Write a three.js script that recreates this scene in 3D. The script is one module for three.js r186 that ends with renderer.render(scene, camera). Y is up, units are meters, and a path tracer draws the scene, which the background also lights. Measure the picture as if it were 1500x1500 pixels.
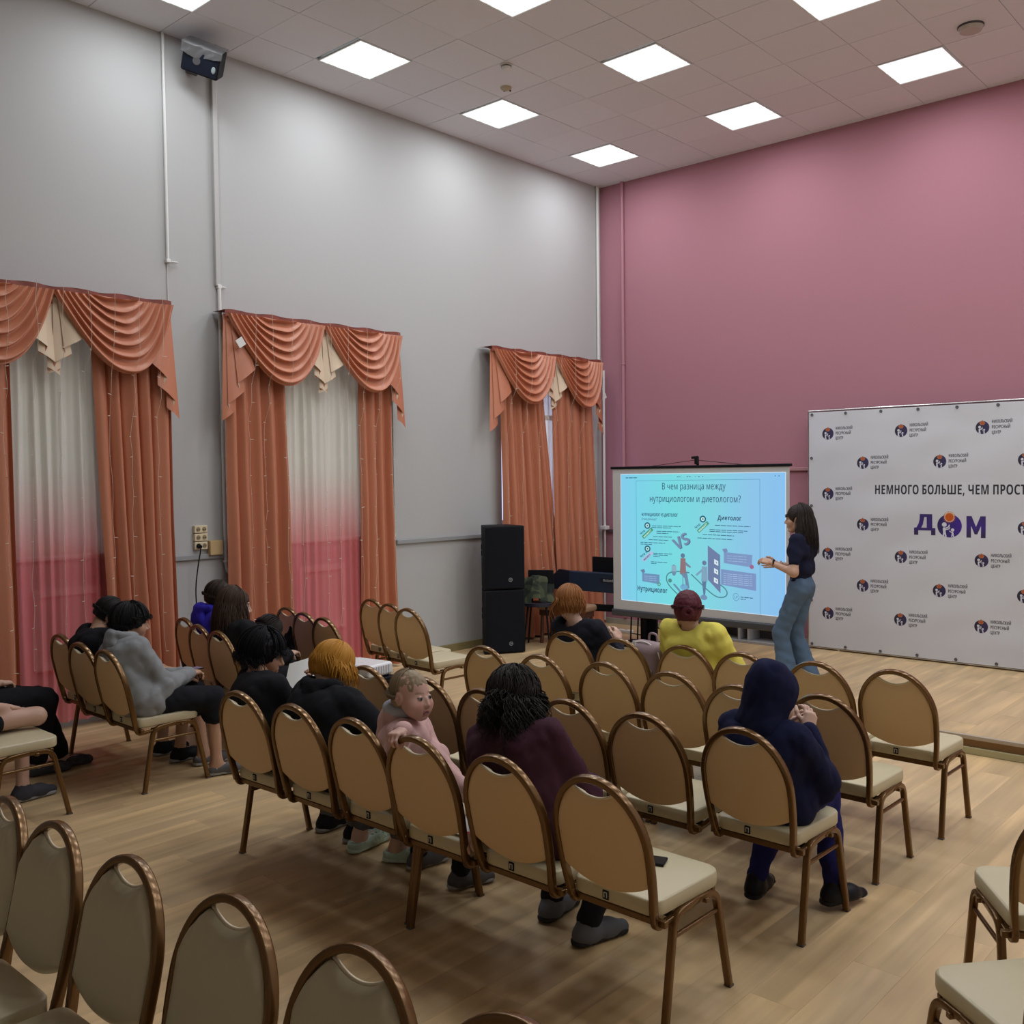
import * as THREE from 'three';
import { mergeGeometries, mergeVertices, toCreasedNormals } from 'three/addons/utils/BufferGeometryUtils.js';
import { RoundedBoxGeometry } from 'three/addons/geometries/RoundedBoxGeometry.js';
import { ImprovedNoise } from 'three/addons/math/ImprovedNoise.js';
import { RectAreaLightUniformsLib } from 'three/addons/lights/RectAreaLightUniformsLib.js';

// ------------------------------------------------------------------ camera, sky, lamps, exposure
const scene = new THREE.Scene();
const R = THREE.MathUtils.degToRad;
const camera = new THREE.PerspectiveCamera(55.46, 1, 0.05, 100);
camera.position.set(0, 1.92, 0);
camera.rotation.set(R(-2.0), R(41.987), R(-0.638), 'YXZ');
camera.updateMatrixWorld(true);
scene.background = new THREE.Color(0.78, 0.84, 1.2);        // flat bluish overcast daylight outside
const renderer = new THREE.WebGLRenderer({ antialias: true });
renderer.toneMapping = THREE.LinearToneMapping;
renderer.toneMappingExposure = 1.0;
renderer.shadowMap.enabled = true;
RectAreaLightUniformsLib.init();
const LAMP_LIGHT = 17.5;                                     // ceiling panels, per square metre
const LAMP_GLOW = 0.9;
const CEIL = 5.687, XL = -7.718, ZP = -10.354, XR = 3.4, ZB = 5.2;
const lampX = [-6.9, -5.09, -3.28, -1.47, 0.34, 2.15], lampZ = [-9.36, -7.56, -5.76, -3.93];

// ------------------------------------------------------------------ helpers
let seed = 7;
const rnd = () => { seed = (seed * 1664525 + 1013904223) % 4294967296; return seed / 4294967296; };
const rr = (a, b) => a + (b - a) * rnd();
const noise = new ImprovedNoise();
const N3 = (x, y, z) => noise.noise(x, y, z);
const V = (x, y, z) => new THREE.Vector3(x, y, z);
const lerp = (a, b, t) => a + (b - a) * t;
const clamp = (x, a, b) => Math.min(b, Math.max(a, x));
const names = {};
function numbered(n) { names[n] = (names[n] || 0) + 1; return names[n] === 1 ? n : n + '_' + String(names[n] - 1).padStart(3, '0'); }
function mat(c, rough = 0.8, extra = {}) {
  const color = Array.isArray(c) ? new THREE.Color().setRGB(...c) : new THREE.Color(c);
  const Cl = extra.physical ? THREE.MeshPhysicalMaterial : THREE.MeshStandardMaterial;
  const e = { ...extra }; delete e.physical;
  return new Cl({ color, roughness: rough, metalness: 0, side: THREE.DoubleSide, ...e });
}
function shade(m) { m.castShadow = true; m.receiveShadow = true; return m; }
function part(name, geos, material, parent) {               // one mesh under a thing or a part
  const list = (Array.isArray(geos) ? geos : [geos]).map(g => g.index ? g : g);
  let g = list[0];
  if (list.length > 1) {
    const any = list.some(q => !q.index);
    g = mergeGeometries(list.map(q => { const h = any ? (q.index ? q.toNonIndexed() : q.clone()) : q.clone(); for (const k of Object.keys(h.attributes)) if (!['position', 'normal', 'uv', 'color'].includes(k)) h.deleteAttribute(k); if (!h.attributes.uv) h.setAttribute('uv', new THREE.BufferAttribute(new Float32Array(h.attributes.position.count * 2), 2)); return h; }));
  }
  const m = shade(new THREE.Mesh(g, material));
  m.name = parent === scene ? numbered(name) : name;
  parent.add(m);
  return m;
}
function thing(name, label, category, pos = [0, 0, 0], turn = 0, group) {
  const o = new THREE.Group(); o.name = numbered(name); scene.add(o);
  o.position.set(...pos); o.rotation.y = R(turn);
  o.userData = { label, category }; if (group) o.userData.group = group;
  return o;
}
function tag(o, label, category, group) { o.userData = { label, category }; if (group) o.userData.group = group; return o; }
function struct(name, geos, material) { const m = part(name, geos, material, scene); m.name = name; m.userData.kind = 'structure'; return m; }
function box(w, h, d, x = 0, y = 0, z = 0, r = 0, ry = 0) {
  const g = r > 0 ? new RoundedBoxGeometry(w, h, d, 2, Math.min(r, w / 2.01, h / 2.01, d / 2.01)) : new THREE.BoxGeometry(w, h, d);
  if (ry) g.rotateY(ry); g.translate(x, y, z); return g;
}
function boxUV(g, s = 1) {                                   // uv in metres by dominant normal
  g = g.index ? g.toNonIndexed() : g; g.computeVertexNormals();
  const p = g.attributes.position, n = g.attributes.normal, uv = new Float32Array(p.count * 2);
  for (let i = 0; i < p.count; i++) {
    const ax = Math.abs(n.getX(i)), ay = Math.abs(n.getY(i)), az = Math.abs(n.getZ(i));
    const [u, v] = ay >= ax && ay >= az ? [p.getX(i), p.getZ(i)] : ax >= az ? [p.getZ(i), p.getY(i)] : [p.getX(i), p.getY(i)];
    uv[2 * i] = u * s; uv[2 * i + 1] = v * s;
  }
  g.setAttribute('uv', new THREE.BufferAttribute(uv, 2)); return g;
}
function rod(a, b, r, r2 = r, seg = 10) {
  const A = V(...a), B = V(...b), g = new THREE.CylinderGeometry(r2, r, A.distanceTo(B), seg);
  g.applyQuaternion(new THREE.Quaternion().setFromUnitVectors(V(0, 1, 0), B.clone().sub(A).normalize()));
  g.translate((A.x + B.x) / 2, (A.y + B.y) / 2, (A.z + B.z) / 2); return g;
}
function tube(pts, r, seg = 24, rad = 6, closed = false) {
  return new THREE.TubeGeometry(new THREE.CatmullRomCurve3(pts.map(p => V(...p)), closed, 'centripetal'), seg, r, rad, closed);
}
function sheet(nu, nv, fn) {                                 // parametric surface: fn(u, v) -> [x, y, z, r?, g?, b?]
  const pos = [], uv = [], col = [], idx = []; let len;
  for (let j = 0; j <= nv; j++) for (let i = 0; i <= nu; i++) {
    const q = fn(i / nu, j / nv); len = q.length; pos.push(q[0], q[1], q[2]); uv.push(i / nu, j / nv); if (len > 3) col.push(q[3], q[4], q[5]);
  }
  for (let j = 0; j < nv; j++) for (let i = 0; i < nu; i++) { const a = j * (nu + 1) + i, b = a + 1, c = a + nu + 1, d = c + 1; idx.push(a, c, b, b, c, d); }
  const g = new THREE.BufferGeometry();
  g.setAttribute('position', new THREE.Float32BufferAttribute(pos, 3)); g.setAttribute('uv', new THREE.Float32BufferAttribute(uv, 2));
  if (len > 3) g.setAttribute('color', new THREE.Float32BufferAttribute(col, 3));
  g.setIndex(idx); g.computeVertexNormals(); return g;
}
function sweep(pts, w, h, nrm, rc = 0.35) {                  // rounded-rectangular bar along a planar path; w across the plane normal
  const n = V(...nrm).normalize(), P = pts.map(p => V(...p)), K = 12, pos = [], uv = [], idx = [];
  const prof = []; for (let k = 0; k < K; k++) { const a = (k + 0.5) / K * Math.PI * 2, c = Math.cos(a), s = Math.sin(a), e = 0.45; prof.push([Math.sign(c) * Math.abs(c) ** e * w / 2, Math.sign(s) * Math.abs(s) ** e * h / 2]); }
  let L = 0;
  P.forEach((p, i) => {
    const t = (P[Math.min(i + 1, P.length - 1)].clone().sub(P[Math.max(i - 1, 0)])).normalize(), b = t.clone().cross(n).normalize();
    if (i) L += p.distanceTo(P[i - 1]);
    prof.forEach(([u, v], k) => { pos.push(p.x + n.x * u + b.x * v, p.y + n.y * u + b.y * v, p.z + n.z * u + b.z * v); uv.push(L, k / K * 0.1); });
  });
  for (let i = 0; i < P.length - 1; i++) for (let k = 0; k < K; k++) { const a = i * K + k, b = i * K + (k + 1) % K; idx.push(a, b, a + K, b, b + K, a + K); }
  const last = (P.length - 1) * K; for (let k = 1; k < K - 1; k++) { idx.push(0, k + 1, k); idx.push(last, last + k, last + k + 1); }
  const g = new THREE.BufferGeometry(); g.setAttribute('position', new THREE.Float32BufferAttribute(pos, 3)); g.setAttribute('uv', new THREE.Float32BufferAttribute(uv, 2)); g.setIndex(idx); g.computeVertexNormals(); return g;
}
function bend(pts, r, n = 5) {                               // rounds the corners of a polyline
  const P = pts.map(p => V(...p)), out = [P[0]];
  for (let i = 1; i < P.length - 1; i++) {
    const a = P[i - 1].clone().sub(P[i]), b = P[i + 1].clone().sub(P[i]), rr_ = Math.min(r, a.length() * 0.49, b.length() * 0.49);
    const s = P[i].clone().addScaledVector(a.normalize(), rr_), e = P[i].clone().addScaledVector(b.normalize(), rr_);
    for (let k = 0; k <= n; k++) { const t = k / n; out.push(s.clone().multiplyScalar((1 - t) ** 2).addScaledVector(P[i], 2 * t * (1 - t)).addScaledVector(e, t * t)); }
  }
  out.push(P[P.length - 1]); return out.map(p => [p.x, p.y, p.z]);
}
function dataTex(w, h, fn, srgb = true, rep = [1, 1]) {
  const d = new Uint8Array(w * h * 4);
  for (let y = 0; y < h; y++) for (let x = 0; x < w; x++) { const c = fn(x / w, y / h), i = (y * w + x) * 4; d[i] = clamp(c[0], 0, 255); d[i + 1] = clamp(c[1], 0, 255); d[i + 2] = clamp(c[2], 0, 255); d[i + 3] = 255; }
  const t = new THREE.DataTexture(d, w, h); t.wrapS = t.wrapT = THREE.RepeatWrapping; t.magFilter = THREE.LinearFilter; t.minFilter = THREE.LinearMipmapLinearFilter; t.generateMipmaps = true;
  if (srgb) t.colorSpace = THREE.SRGBColorSpace; t.repeat.set(...rep); t.needsUpdate = true; return t;
}
function canvasTex(w, h, draw) {
  const c = document.createElement('canvas'); c.width = w; c.height = h; draw(c.getContext('2d'), w, h);
  const t = new THREE.CanvasTexture(c); t.colorSpace = THREE.SRGBColorSpace; t.anisotropy = 8; return t;
}
// periodic value noise for textures
const TN = (() => { const t = new Float32Array(65536); let s = 3; for (let i = 0; i < 65536; i++) { s = (s * 1103515245 + 12345) % 2147483648; t[i] = s / 2147483648; } return t; })();
function vn(u, v, fx, fy, o = 0) {                           // u, v in 0..1, fx x fy cells, tiles
  const x = u * fx, y = v * fy, i = Math.floor(x), j = Math.floor(y), a = x - i, b = y - j, s = a * a * (3 - 2 * a), q = b * b * (3 - 2 * b);
  const h = (p, r) => TN[(((p % fx + fx) % fx) * 197 + ((r % fy + fy) % fy) * 7919 + o * 104729) & 65535];
  return lerp(lerp(h(i, j), h(i + 1, j), s), lerp(h(i, j + 1), h(i + 1, j + 1), s), q) - 0.5;
}

// ------------------------------------------------------------------ materials
const grainTex = dataTex(1024, 1024, (u, v) => {             // wood grain running along v
  const w = vn(u, v, 6, 3, 1) * 0.5, g = vn(u + w * 0.05, v, 60, 5, 2) * 0.6 + vn(u, v, 160, 12, 3) * 0.3 + vn(u + w * 0.08, v, 22, 4, 4) * 1.0;
  const blot = vn(u, v, 7, 2, 5) * 0.9 + vn(u, v, 16, 6, 6) * 0.5, k = 1 + 0.13 * g + 0.17 * blot;
  return [212 * k, 186 * k - 2 * blot, 145 * k - 7 * blot];
});
const feltBump = dataTex(256, 256, (u, v) => { const k = 128 + 90 * (vn(u, v, 128, 128, 1) * 0.7 + vn(u, v, 60, 60, 2) * 0.6); return [k, k, k]; }, false);
const plasterBump = dataTex(512, 512, (u, v) => { const k = 128 + 100 * (vn(u, v, 90, 90, 3) * 0.5 + vn(u, v, 30, 30, 4) * 0.5); return [k, k, k]; }, false);
const M = {
  wallGrey: mat([0.47, 0.475, 0.475], 0.9, { bumpMap: plasterBump, bumpScale: 0.0008 }),
  wallWhite: mat([0.74, 0.73, 0.70], 0.9),
  wallPink: mat([0.40, 0.180, 0.222], 0.85, { bumpMap: plasterBump, bumpScale: 0.0008 }),
  pinkPaint: mat([0.41, 0.185, 0.228], 0.6),
  ceilTile: [mat([0.73, 0.745, 0.80], 0.95), mat([0.715, 0.73, 0.785], 0.95), mat([0.74, 0.755, 0.81], 0.95)],
  ceilBack: mat([0.22, 0.21, 0.2], 0.95),
  white: mat([0.72, 0.72, 0.70], 0.5), whiteGloss: mat([0.75, 0.76, 0.78], 0.3),
  offWhite: mat([0.62, 0.6, 0.55], 0.5), cream: mat([0.72, 0.62, 0.42], 0.5), tanBox: mat([0.52, 0.36, 0.17], 0.55),
  grey: mat([0.32, 0.33, 0.34], 0.5), darkGrey: mat([0.08, 0.08, 0.085], 0.6),
  black: mat([0.006, 0.007, 0.010], 0.6, { physical: true, specularIntensity: 0.35 }), blackMat: mat([0.006, 0.007, 0.010], 0.85, { physical: true, specularIntensity: 0.25 }), navyBlack: mat([0.007, 0.011, 0.022], 0.5, { physical: true, specularIntensity: 0.5 }),
  chrome: mat([0.6, 0.6, 0.6], 0.25, { metalness: 1 }),
  bronze: mat([0.155, 0.080, 0.026], 0.2, { metalness: 0.5, bumpMap: feltBump, bumpScale: 0.0003 }),
  vinylBack: mat([0.68, 0.475, 0.26], 0.55), vinyl: mat([0.54, 0.475, 0.315], 0.42), piping: mat([0.68, 0.58, 0.40], 0.4),
  satin: mat([0.53, 0.20, 0.112], 0.42, { physical: true, sheen: 0.6, sheenRoughness: 0.4, sheenColor: new THREE.Color(0.9, 0.45, 0.3), bumpMap: feltBump, bumpScale: 0.0004 }),
  satinDark: mat([0.24, 0.055, 0.035], 0.6), lining: mat([0.74, 0.60, 0.44], 0.6),
  sheer: mat(0xffffff, 1, { physical: true, vertexColors: true, transparent: true, opacity: 0.64, transmission: 0.0, side: THREE.DoubleSide }),
  blind: mat([0.85, 0.83, 0.74], 1, { physical: true, transmission: 0.4, thickness: 0 }),
  glass: mat(0xffffff, 0.02, { physical: true, transmission: 1, thickness: 0, ior: 1.45 }),
  skirting: mat([0.26, 0.22, 0.10], 0.6), wire: mat([0.66, 0.6, 0.5], 0.4),
};
// ------------------------------------------------------------------ the room
// floor: base slab and laminate planks running along z
{
  struct('floor', box(XR - XL + 0.6, 0.1, ZB - ZP + 0.6, (XL + XR) / 2, -0.0555, (ZP + ZB) / 2), mat([0.16, 0.11, 0.06], 0.9));
  const floor = scene.getObjectByName('floor');
  const plankMats = [[1, 1, 1], [0.97, 0.955, 0.93], [1.03, 1.01, 0.98], [0.98, 0.97, 0.94], [0.95, 0.94, 0.93]].map(k => mat([0.83 * k[0], 0.80 * k[1], 0.77 * k[2]], 0.42, { map: grainTex }));
  const W = 0.193, L = 1.29, geos = [];
  for (let v = 0; v < 12; v++) {
    const g = boxUV(new THREE.BoxGeometry(W - 0.0006, 0.008, L - 0.0006));
    const uv = g.attributes.uv, p = g.attributes.position, u0 = rnd(), v0 = rnd();
    for (let i = 0; i < uv.count; i++) uv.setXY(i, u0 + p.getX(i) * 0.62, v0 + p.getZ(i) * 0.42);
    g.translate(0, -0.004, 0); geos.push(g);
  }
  const all = [], cp = V();
  for (let c = 0; ; c++) {
    const x = XL + W / 2 + c * W; if (x > XR) break;
    for (let z = ZP + L / 2 - ((c * 0.37) % 1) * L; z < ZB; z += L) {
      const z0 = Math.max(z - L / 2, ZP), z1 = Math.min(z + L / 2, ZB); if (z1 - z0 < 0.02) continue;
      cp.set(x, 0, clamp((z0 + z1) / 2, ZP, -0.8)).project(camera);
      const d = Math.hypot(x, 1.92, z), seen = Math.abs(cp.x) < 1.08 && Math.abs(cp.y) < 1.12 && cp.z < 1 && z < 0;
      all.push({ x, z: (z0 + z1) / 2, len: z1 - z0, score: seen ? (z1 - z0) / (d * d * d) : 0, v: Math.floor(rnd() * 12), m: Math.floor(rnd() * 5) });
    }
  }
  all.sort((a, b) => b.score - a.score);
  const rest = [];
  all.forEach((q, i) => {
    if (i < 295 && q.score > 0) { const m = shade(new THREE.Mesh(geos[q.v], plankMats[q.m])); m.name = 'plank'; m.position.set(q.x, 0, q.z); m.scale.z = q.len / L; floor.add(m); }
    else { const g = geos[q.v].clone(); g.scale(1, 1, q.len / L); g.translate(q.x, 0, q.z); rest.push(g); }
  });
  const f = part('plank_field', rest, plankMats[0], floor); f.userData.kind = 'stuff';
}
// ceiling: slab and suspended tiles, 0.6 m grid; lamp cells left open
{
  struct('ceiling', box(XR - XL + 0.6, 0.2, ZB - ZP + 0.6, (XL + XR) / 2, CEIL + 0.13, (ZP + ZB) / 2), M.ceilBack);
  const ceiling = scene.getObjectByName('ceiling');
  const inCell = (x, z) => lampX.some(a => Math.abs(a - x) < 0.3) && lampZ.some(b => Math.abs(b - z) < 0.3);
  const xs = [], zs = []; for (let x = -7.2 - 0.6; x < XR + 0.3; x += 0.6035) xs.push(x); for (let z = -9.66 - 1.2; z < ZB + 0.3; z += 0.6035) zs.push(z);
  const tileG = new THREE.BoxGeometry(0.5985, 0.014, 0.5985), rest = [], cp = V(); let n = 0;
  for (let i = 0; i < xs.length - 1; i++) for (let j = 0; j < zs.length - 1; j++) {
    const x0 = Math.max(xs[i], XL), x1 = Math.min(xs[i + 1], XR), z0 = Math.max(zs[j], ZP), z1 = Math.min(zs[j + 1], ZB);
    if (x1 - x0 < 0.02 || z1 - z0 < 0.02) continue;
    const x = (x0 + x1) / 2, z = (z0 + z1) / 2; if (inCell(x, z)) continue;
    const sx = (x1 - x0) / 0.6035, sz = (z1 - z0) / 0.6035, y = CEIL + 0.007 + rr(0, 0.0018);
    cp.set(x, CEIL, z).project(camera);
    if (z < -2 && Math.abs(cp.x) < 1.1 && Math.abs(cp.y) < 1.15 && n < 290) { const m = shade(new THREE.Mesh(tileG, M.ceilTile[Math.floor(rnd() * 3)])); m.name = 'ceiling_tile'; m.position.set(x, y, z); m.scale.set(sx, 1, sz); m.rotation.set(rr(-1, 1) * 0.002, 0, rr(-1, 1) * 0.002); ceiling.add(m); n++; }
    else { const g = tileG.clone(); g.scale(sx, 1, sz); g.translate(x, y, z); rest.push(g); }
  }
  part('tile_field', rest, M.ceilTile[0], ceiling).userData.kind = 'stuff';
}
// lamps: recessed 4-tube panels, each with its own area light
{
  const diff = mat([0.9, 0.92, 0.95], 0.4, { emissive: new THREE.Color(0.86, 0.95, 1), emissiveIntensity: LAMP_GLOW });
  const tubeM = mat([0.9, 0.95, 1], 0.3, { emissive: new THREE.Color(0.95, 1, 1), emissiveIntensity: LAMP_GLOW * 1.3 });
  const T = [box(0.6, 0.012, 0.012, 0, 0, 0.294), box(0.6, 0.012, 0.012, 0, 0, -0.294), box(0.012, 0.012, 0.576, 0.294, 0, 0), box(0.012, 0.012, 0.576, -0.294, 0, 0)];
  const tubeG = new THREE.CylinderGeometry(0.028, 0.028, 0.55, 10, 1, true, 0, Math.PI); tubeG.rotateZ(Math.PI / 2); tubeG.rotateX(-Math.PI / 2); tubeG.scale(1, 0.35, 1);
  const say = { '0,0': 'square lit ceiling panel nearest the corner of the two walls', '0,1': 'lit ceiling panel by the grey wall, second from the wall corner', '0,2': 'lit ceiling panel by the grey wall, third from the wall corner', '0,3': 'lit ceiling panel just right of the wall-hung speaker, cut by the top edge', '1,0': 'lit ceiling panel by the pink wall, second from the wall corner', '1,1': 'lit ceiling panel in the middle of the ceiling, seen whole', '1,2': 'lit ceiling panel cut by the top edge, right of the smoke detector', '2,0': 'lit ceiling panel by the pink wall, rightmost one seen whole', '2,1': 'lit ceiling panel cut by the top edge, left of the round ceiling detector' };
  lampX.forEach((x, i) => lampZ.forEach((z, j) => {
    const t = thing('ceiling_lamp', say[i + ',' + j] || 'lit square ceiling panel beyond the frame of the photo', 'ceiling light', [x, CEIL, z], 0, say[i + ',' + j] ? 'ceiling panels' : 'ceiling panels out of view');
    part('frame', T, M.white, t);
    part('diffuser', box(0.576, 0.008, 0.576, 0, 0.004, 0), diff, t);
    for (let k = 0; k < 4; k++) { const m = shade(new THREE.Mesh(tubeG, tubeM)); m.name = 'lamp_tube'; m.position.set(0, 0.0015, -0.21 + k * 0.14); t.add(m); }
    const l = new THREE.RectAreaLight(new THREE.Color(0.95, 0.99, 1.03), LAMP_LIGHT, 0.56, 0.56); l.position.set(0, -0.016, 0); l.rotation.x = -Math.PI / 2; t.add(l);
  }));
}
// walls; the grey one has three window openings
const OPEN = [[-4.2, -2.2], [-6.74, -4.74], [-10.18, -8.40]], SILL = 1.33, LINTEL = 3.25, TH = 0.36;
{
  const g = [], wx = XL - TH / 2, seg = (z0, z1, y0, y1) => g.push(box(TH, y1 - y0, z1 - z0, wx, (y0 + y1) / 2, (z0 + z1) / 2));
  seg(ZP - TH, ZB + TH, 0, SILL); seg(ZP - TH, ZB + TH, LINTEL, CEIL + 0.1);
  const ed = [ZP - TH, ...[...OPEN].reverse().flat(), ZB + TH]; for (let i = 0; i < ed.length; i += 2) seg(ed[i], ed[i + 1], SILL, LINTEL);
  struct('wall_left', boxUV(mergeGeometries(g)), M.wallGrey);
  struct('wall_front', boxUV(box(XR - XL + TH, CEIL + 0.1, TH, (XL + XR) / 2 + TH / 2, (CEIL + 0.1) / 2, ZP - TH / 2)), M.wallPink);
  struct('wall_right', boxUV(box(TH, CEIL + 0.1, ZB - ZP + TH, XR + TH / 2, (CEIL + 0.1) / 2, (ZP + ZB) / 2 + TH / 2)), M.wallWhite);
  struct('wall_back', boxUV(box(XR - XL + TH, CEIL + 0.1, TH, (XL + XR) / 2 - TH / 2, (CEIL + 0.1) / 2, ZB + TH / 2)), M.wallWhite);
  struct('baseboard_left', box(0.018, 0.085, 0.5 + 10.35 - 7.0 - 0.55, XL + 0.009, 0.0425, -8.6, 0.004), M.skirting);
  struct('baseboard_front', box(XR - XL - 0.1, 0.07, 0.018, (XL + XR) / 2, 0.035, ZP + 0.009, 0.004), mat([0.36, 0.33, 0.27], 0.6));
}
OPEN.forEach(([z0, z1], i) => {
  const w = new THREE.Group(); w.name = 'window_' + (i + 1); w.userData.kind = 'structure'; scene.add(w);
  const x = XL - TH + 0.09, zc = (z0 + z1) / 2, W = z1 - z0 - 0.02, H = LINTEL - SILL - 0.02, y = (LINTEL + SILL) / 2, fr = [];
  fr.push(box(0.07, H, 0.07, x, y, z0 + 0.045), box(0.07, H, 0.07, x, y, z1 - 0.045), box(0.07, 0.07, W - 0.14, x, LINTEL - 0.045, zc), box(0.07, 0.07, W - 0.14, x, SILL + 0.045, zc), box(0.07, H - 0.14, 0.09, x, y, zc), box(0.06, 0.06, W - 0.14, x, SILL + 1.35, zc));
  part('window_frame', fr, M.white, w);
  for (const s of [-1, 1]) for (const [a, b] of [[SILL + 0.08, SILL + 1.32], [SILL + 1.38, LINTEL - 0.08]]) part('pane', box(0.006, b - a, W / 2 - 0.115, x, (a + b) / 2, zc + s * (W / 4 - 0.012)), M.glass, w);
  if (i < 2) part('roller_blind', box(0.003, LINTEL - SILL - 0.04, W + 0.01, x + 0.1, (LINTEL + SILL) / 2 - 0.02, zc), M.blind, w);
  part('window_sill', box(TH + 0.0, 0.035, W + 0.0, XL - TH / 2 + 0.035, SILL + 0.005, zc, 0.01), M.white, w);
});
// stage platform at the right
{
  const st = thing('stage_platform', 'low laminate stage platform with brown edge at the right behind the chairs', 'stage', [0, 0, 0]);
  const SX = -2.34, SZ = -7.0, SH = 0.13, x1 = XR - 0.02, zb = -9.98;
  part('stage_body', box(x1 - SX, SH - 0.012, SZ - zb - 0.01, (SX + x1) / 2, (SH - 0.012) / 2, (SZ + zb) / 2), mat([0.30, 0.17, 0.07], 0.6), st);
  part('stage_edge', box(x1 - SX, 0.03, 0.03, (SX + x1) / 2, SH - 0.015, SZ + 0.006, 0.006), mat([0.42, 0.35, 0.27], 0.4), st);
  const gm = [mat([0.80, 0.76, 0.72], 0.42, { map: grainTex }), mat([0.76, 0.72, 0.67], 0.42, { map: grainTex }), mat([0.84, 0.8, 0.75], 0.42, { map: grainTex })];
  const geos = []; for (let v = 0; v < 6; v++) { const g = boxUV(new THREE.BoxGeometry(0.1918, 0.008, 1)); const uv = g.attributes.uv, p = g.attributes.position, u0 = rnd(), v0 = rnd(); for (let i = 0; i < uv.count; i++) uv.setXY(i, u0 + p.getX(i) * 0.62, v0 + p.getZ(i) * 0.42); geos.push(g); }
  for (let c = 0, x = SX + 0.1; x < x1 - 0.08; x += 0.193, c++) for (let z1 = SZ - 0.012, len = 0.3 + 0.99 * ((c * 0.41) % 1); z1 > zb + 0.06; len = 1.29) {
    const z0 = Math.max(z1 - len, zb), m = shade(new THREE.Mesh(geos[Math.floor(rnd() * 6)], gm[Math.floor(rnd() * 3)]));
    m.name = 'plank'; m.position.set(x, SH - 0.006, (z0 + z1) / 2); m.scale.z = z1 - z0 - 0.0012; st.add(m); z1 = z0;
  }
  part('stage_skirting', box(x1 - SX, 0.048, 0.022, (SX + x1) / 2, 0.024, SZ + 0.014, 0.005), mat([0.42, 0.38, 0.21], 0.5), st);
}
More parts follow.
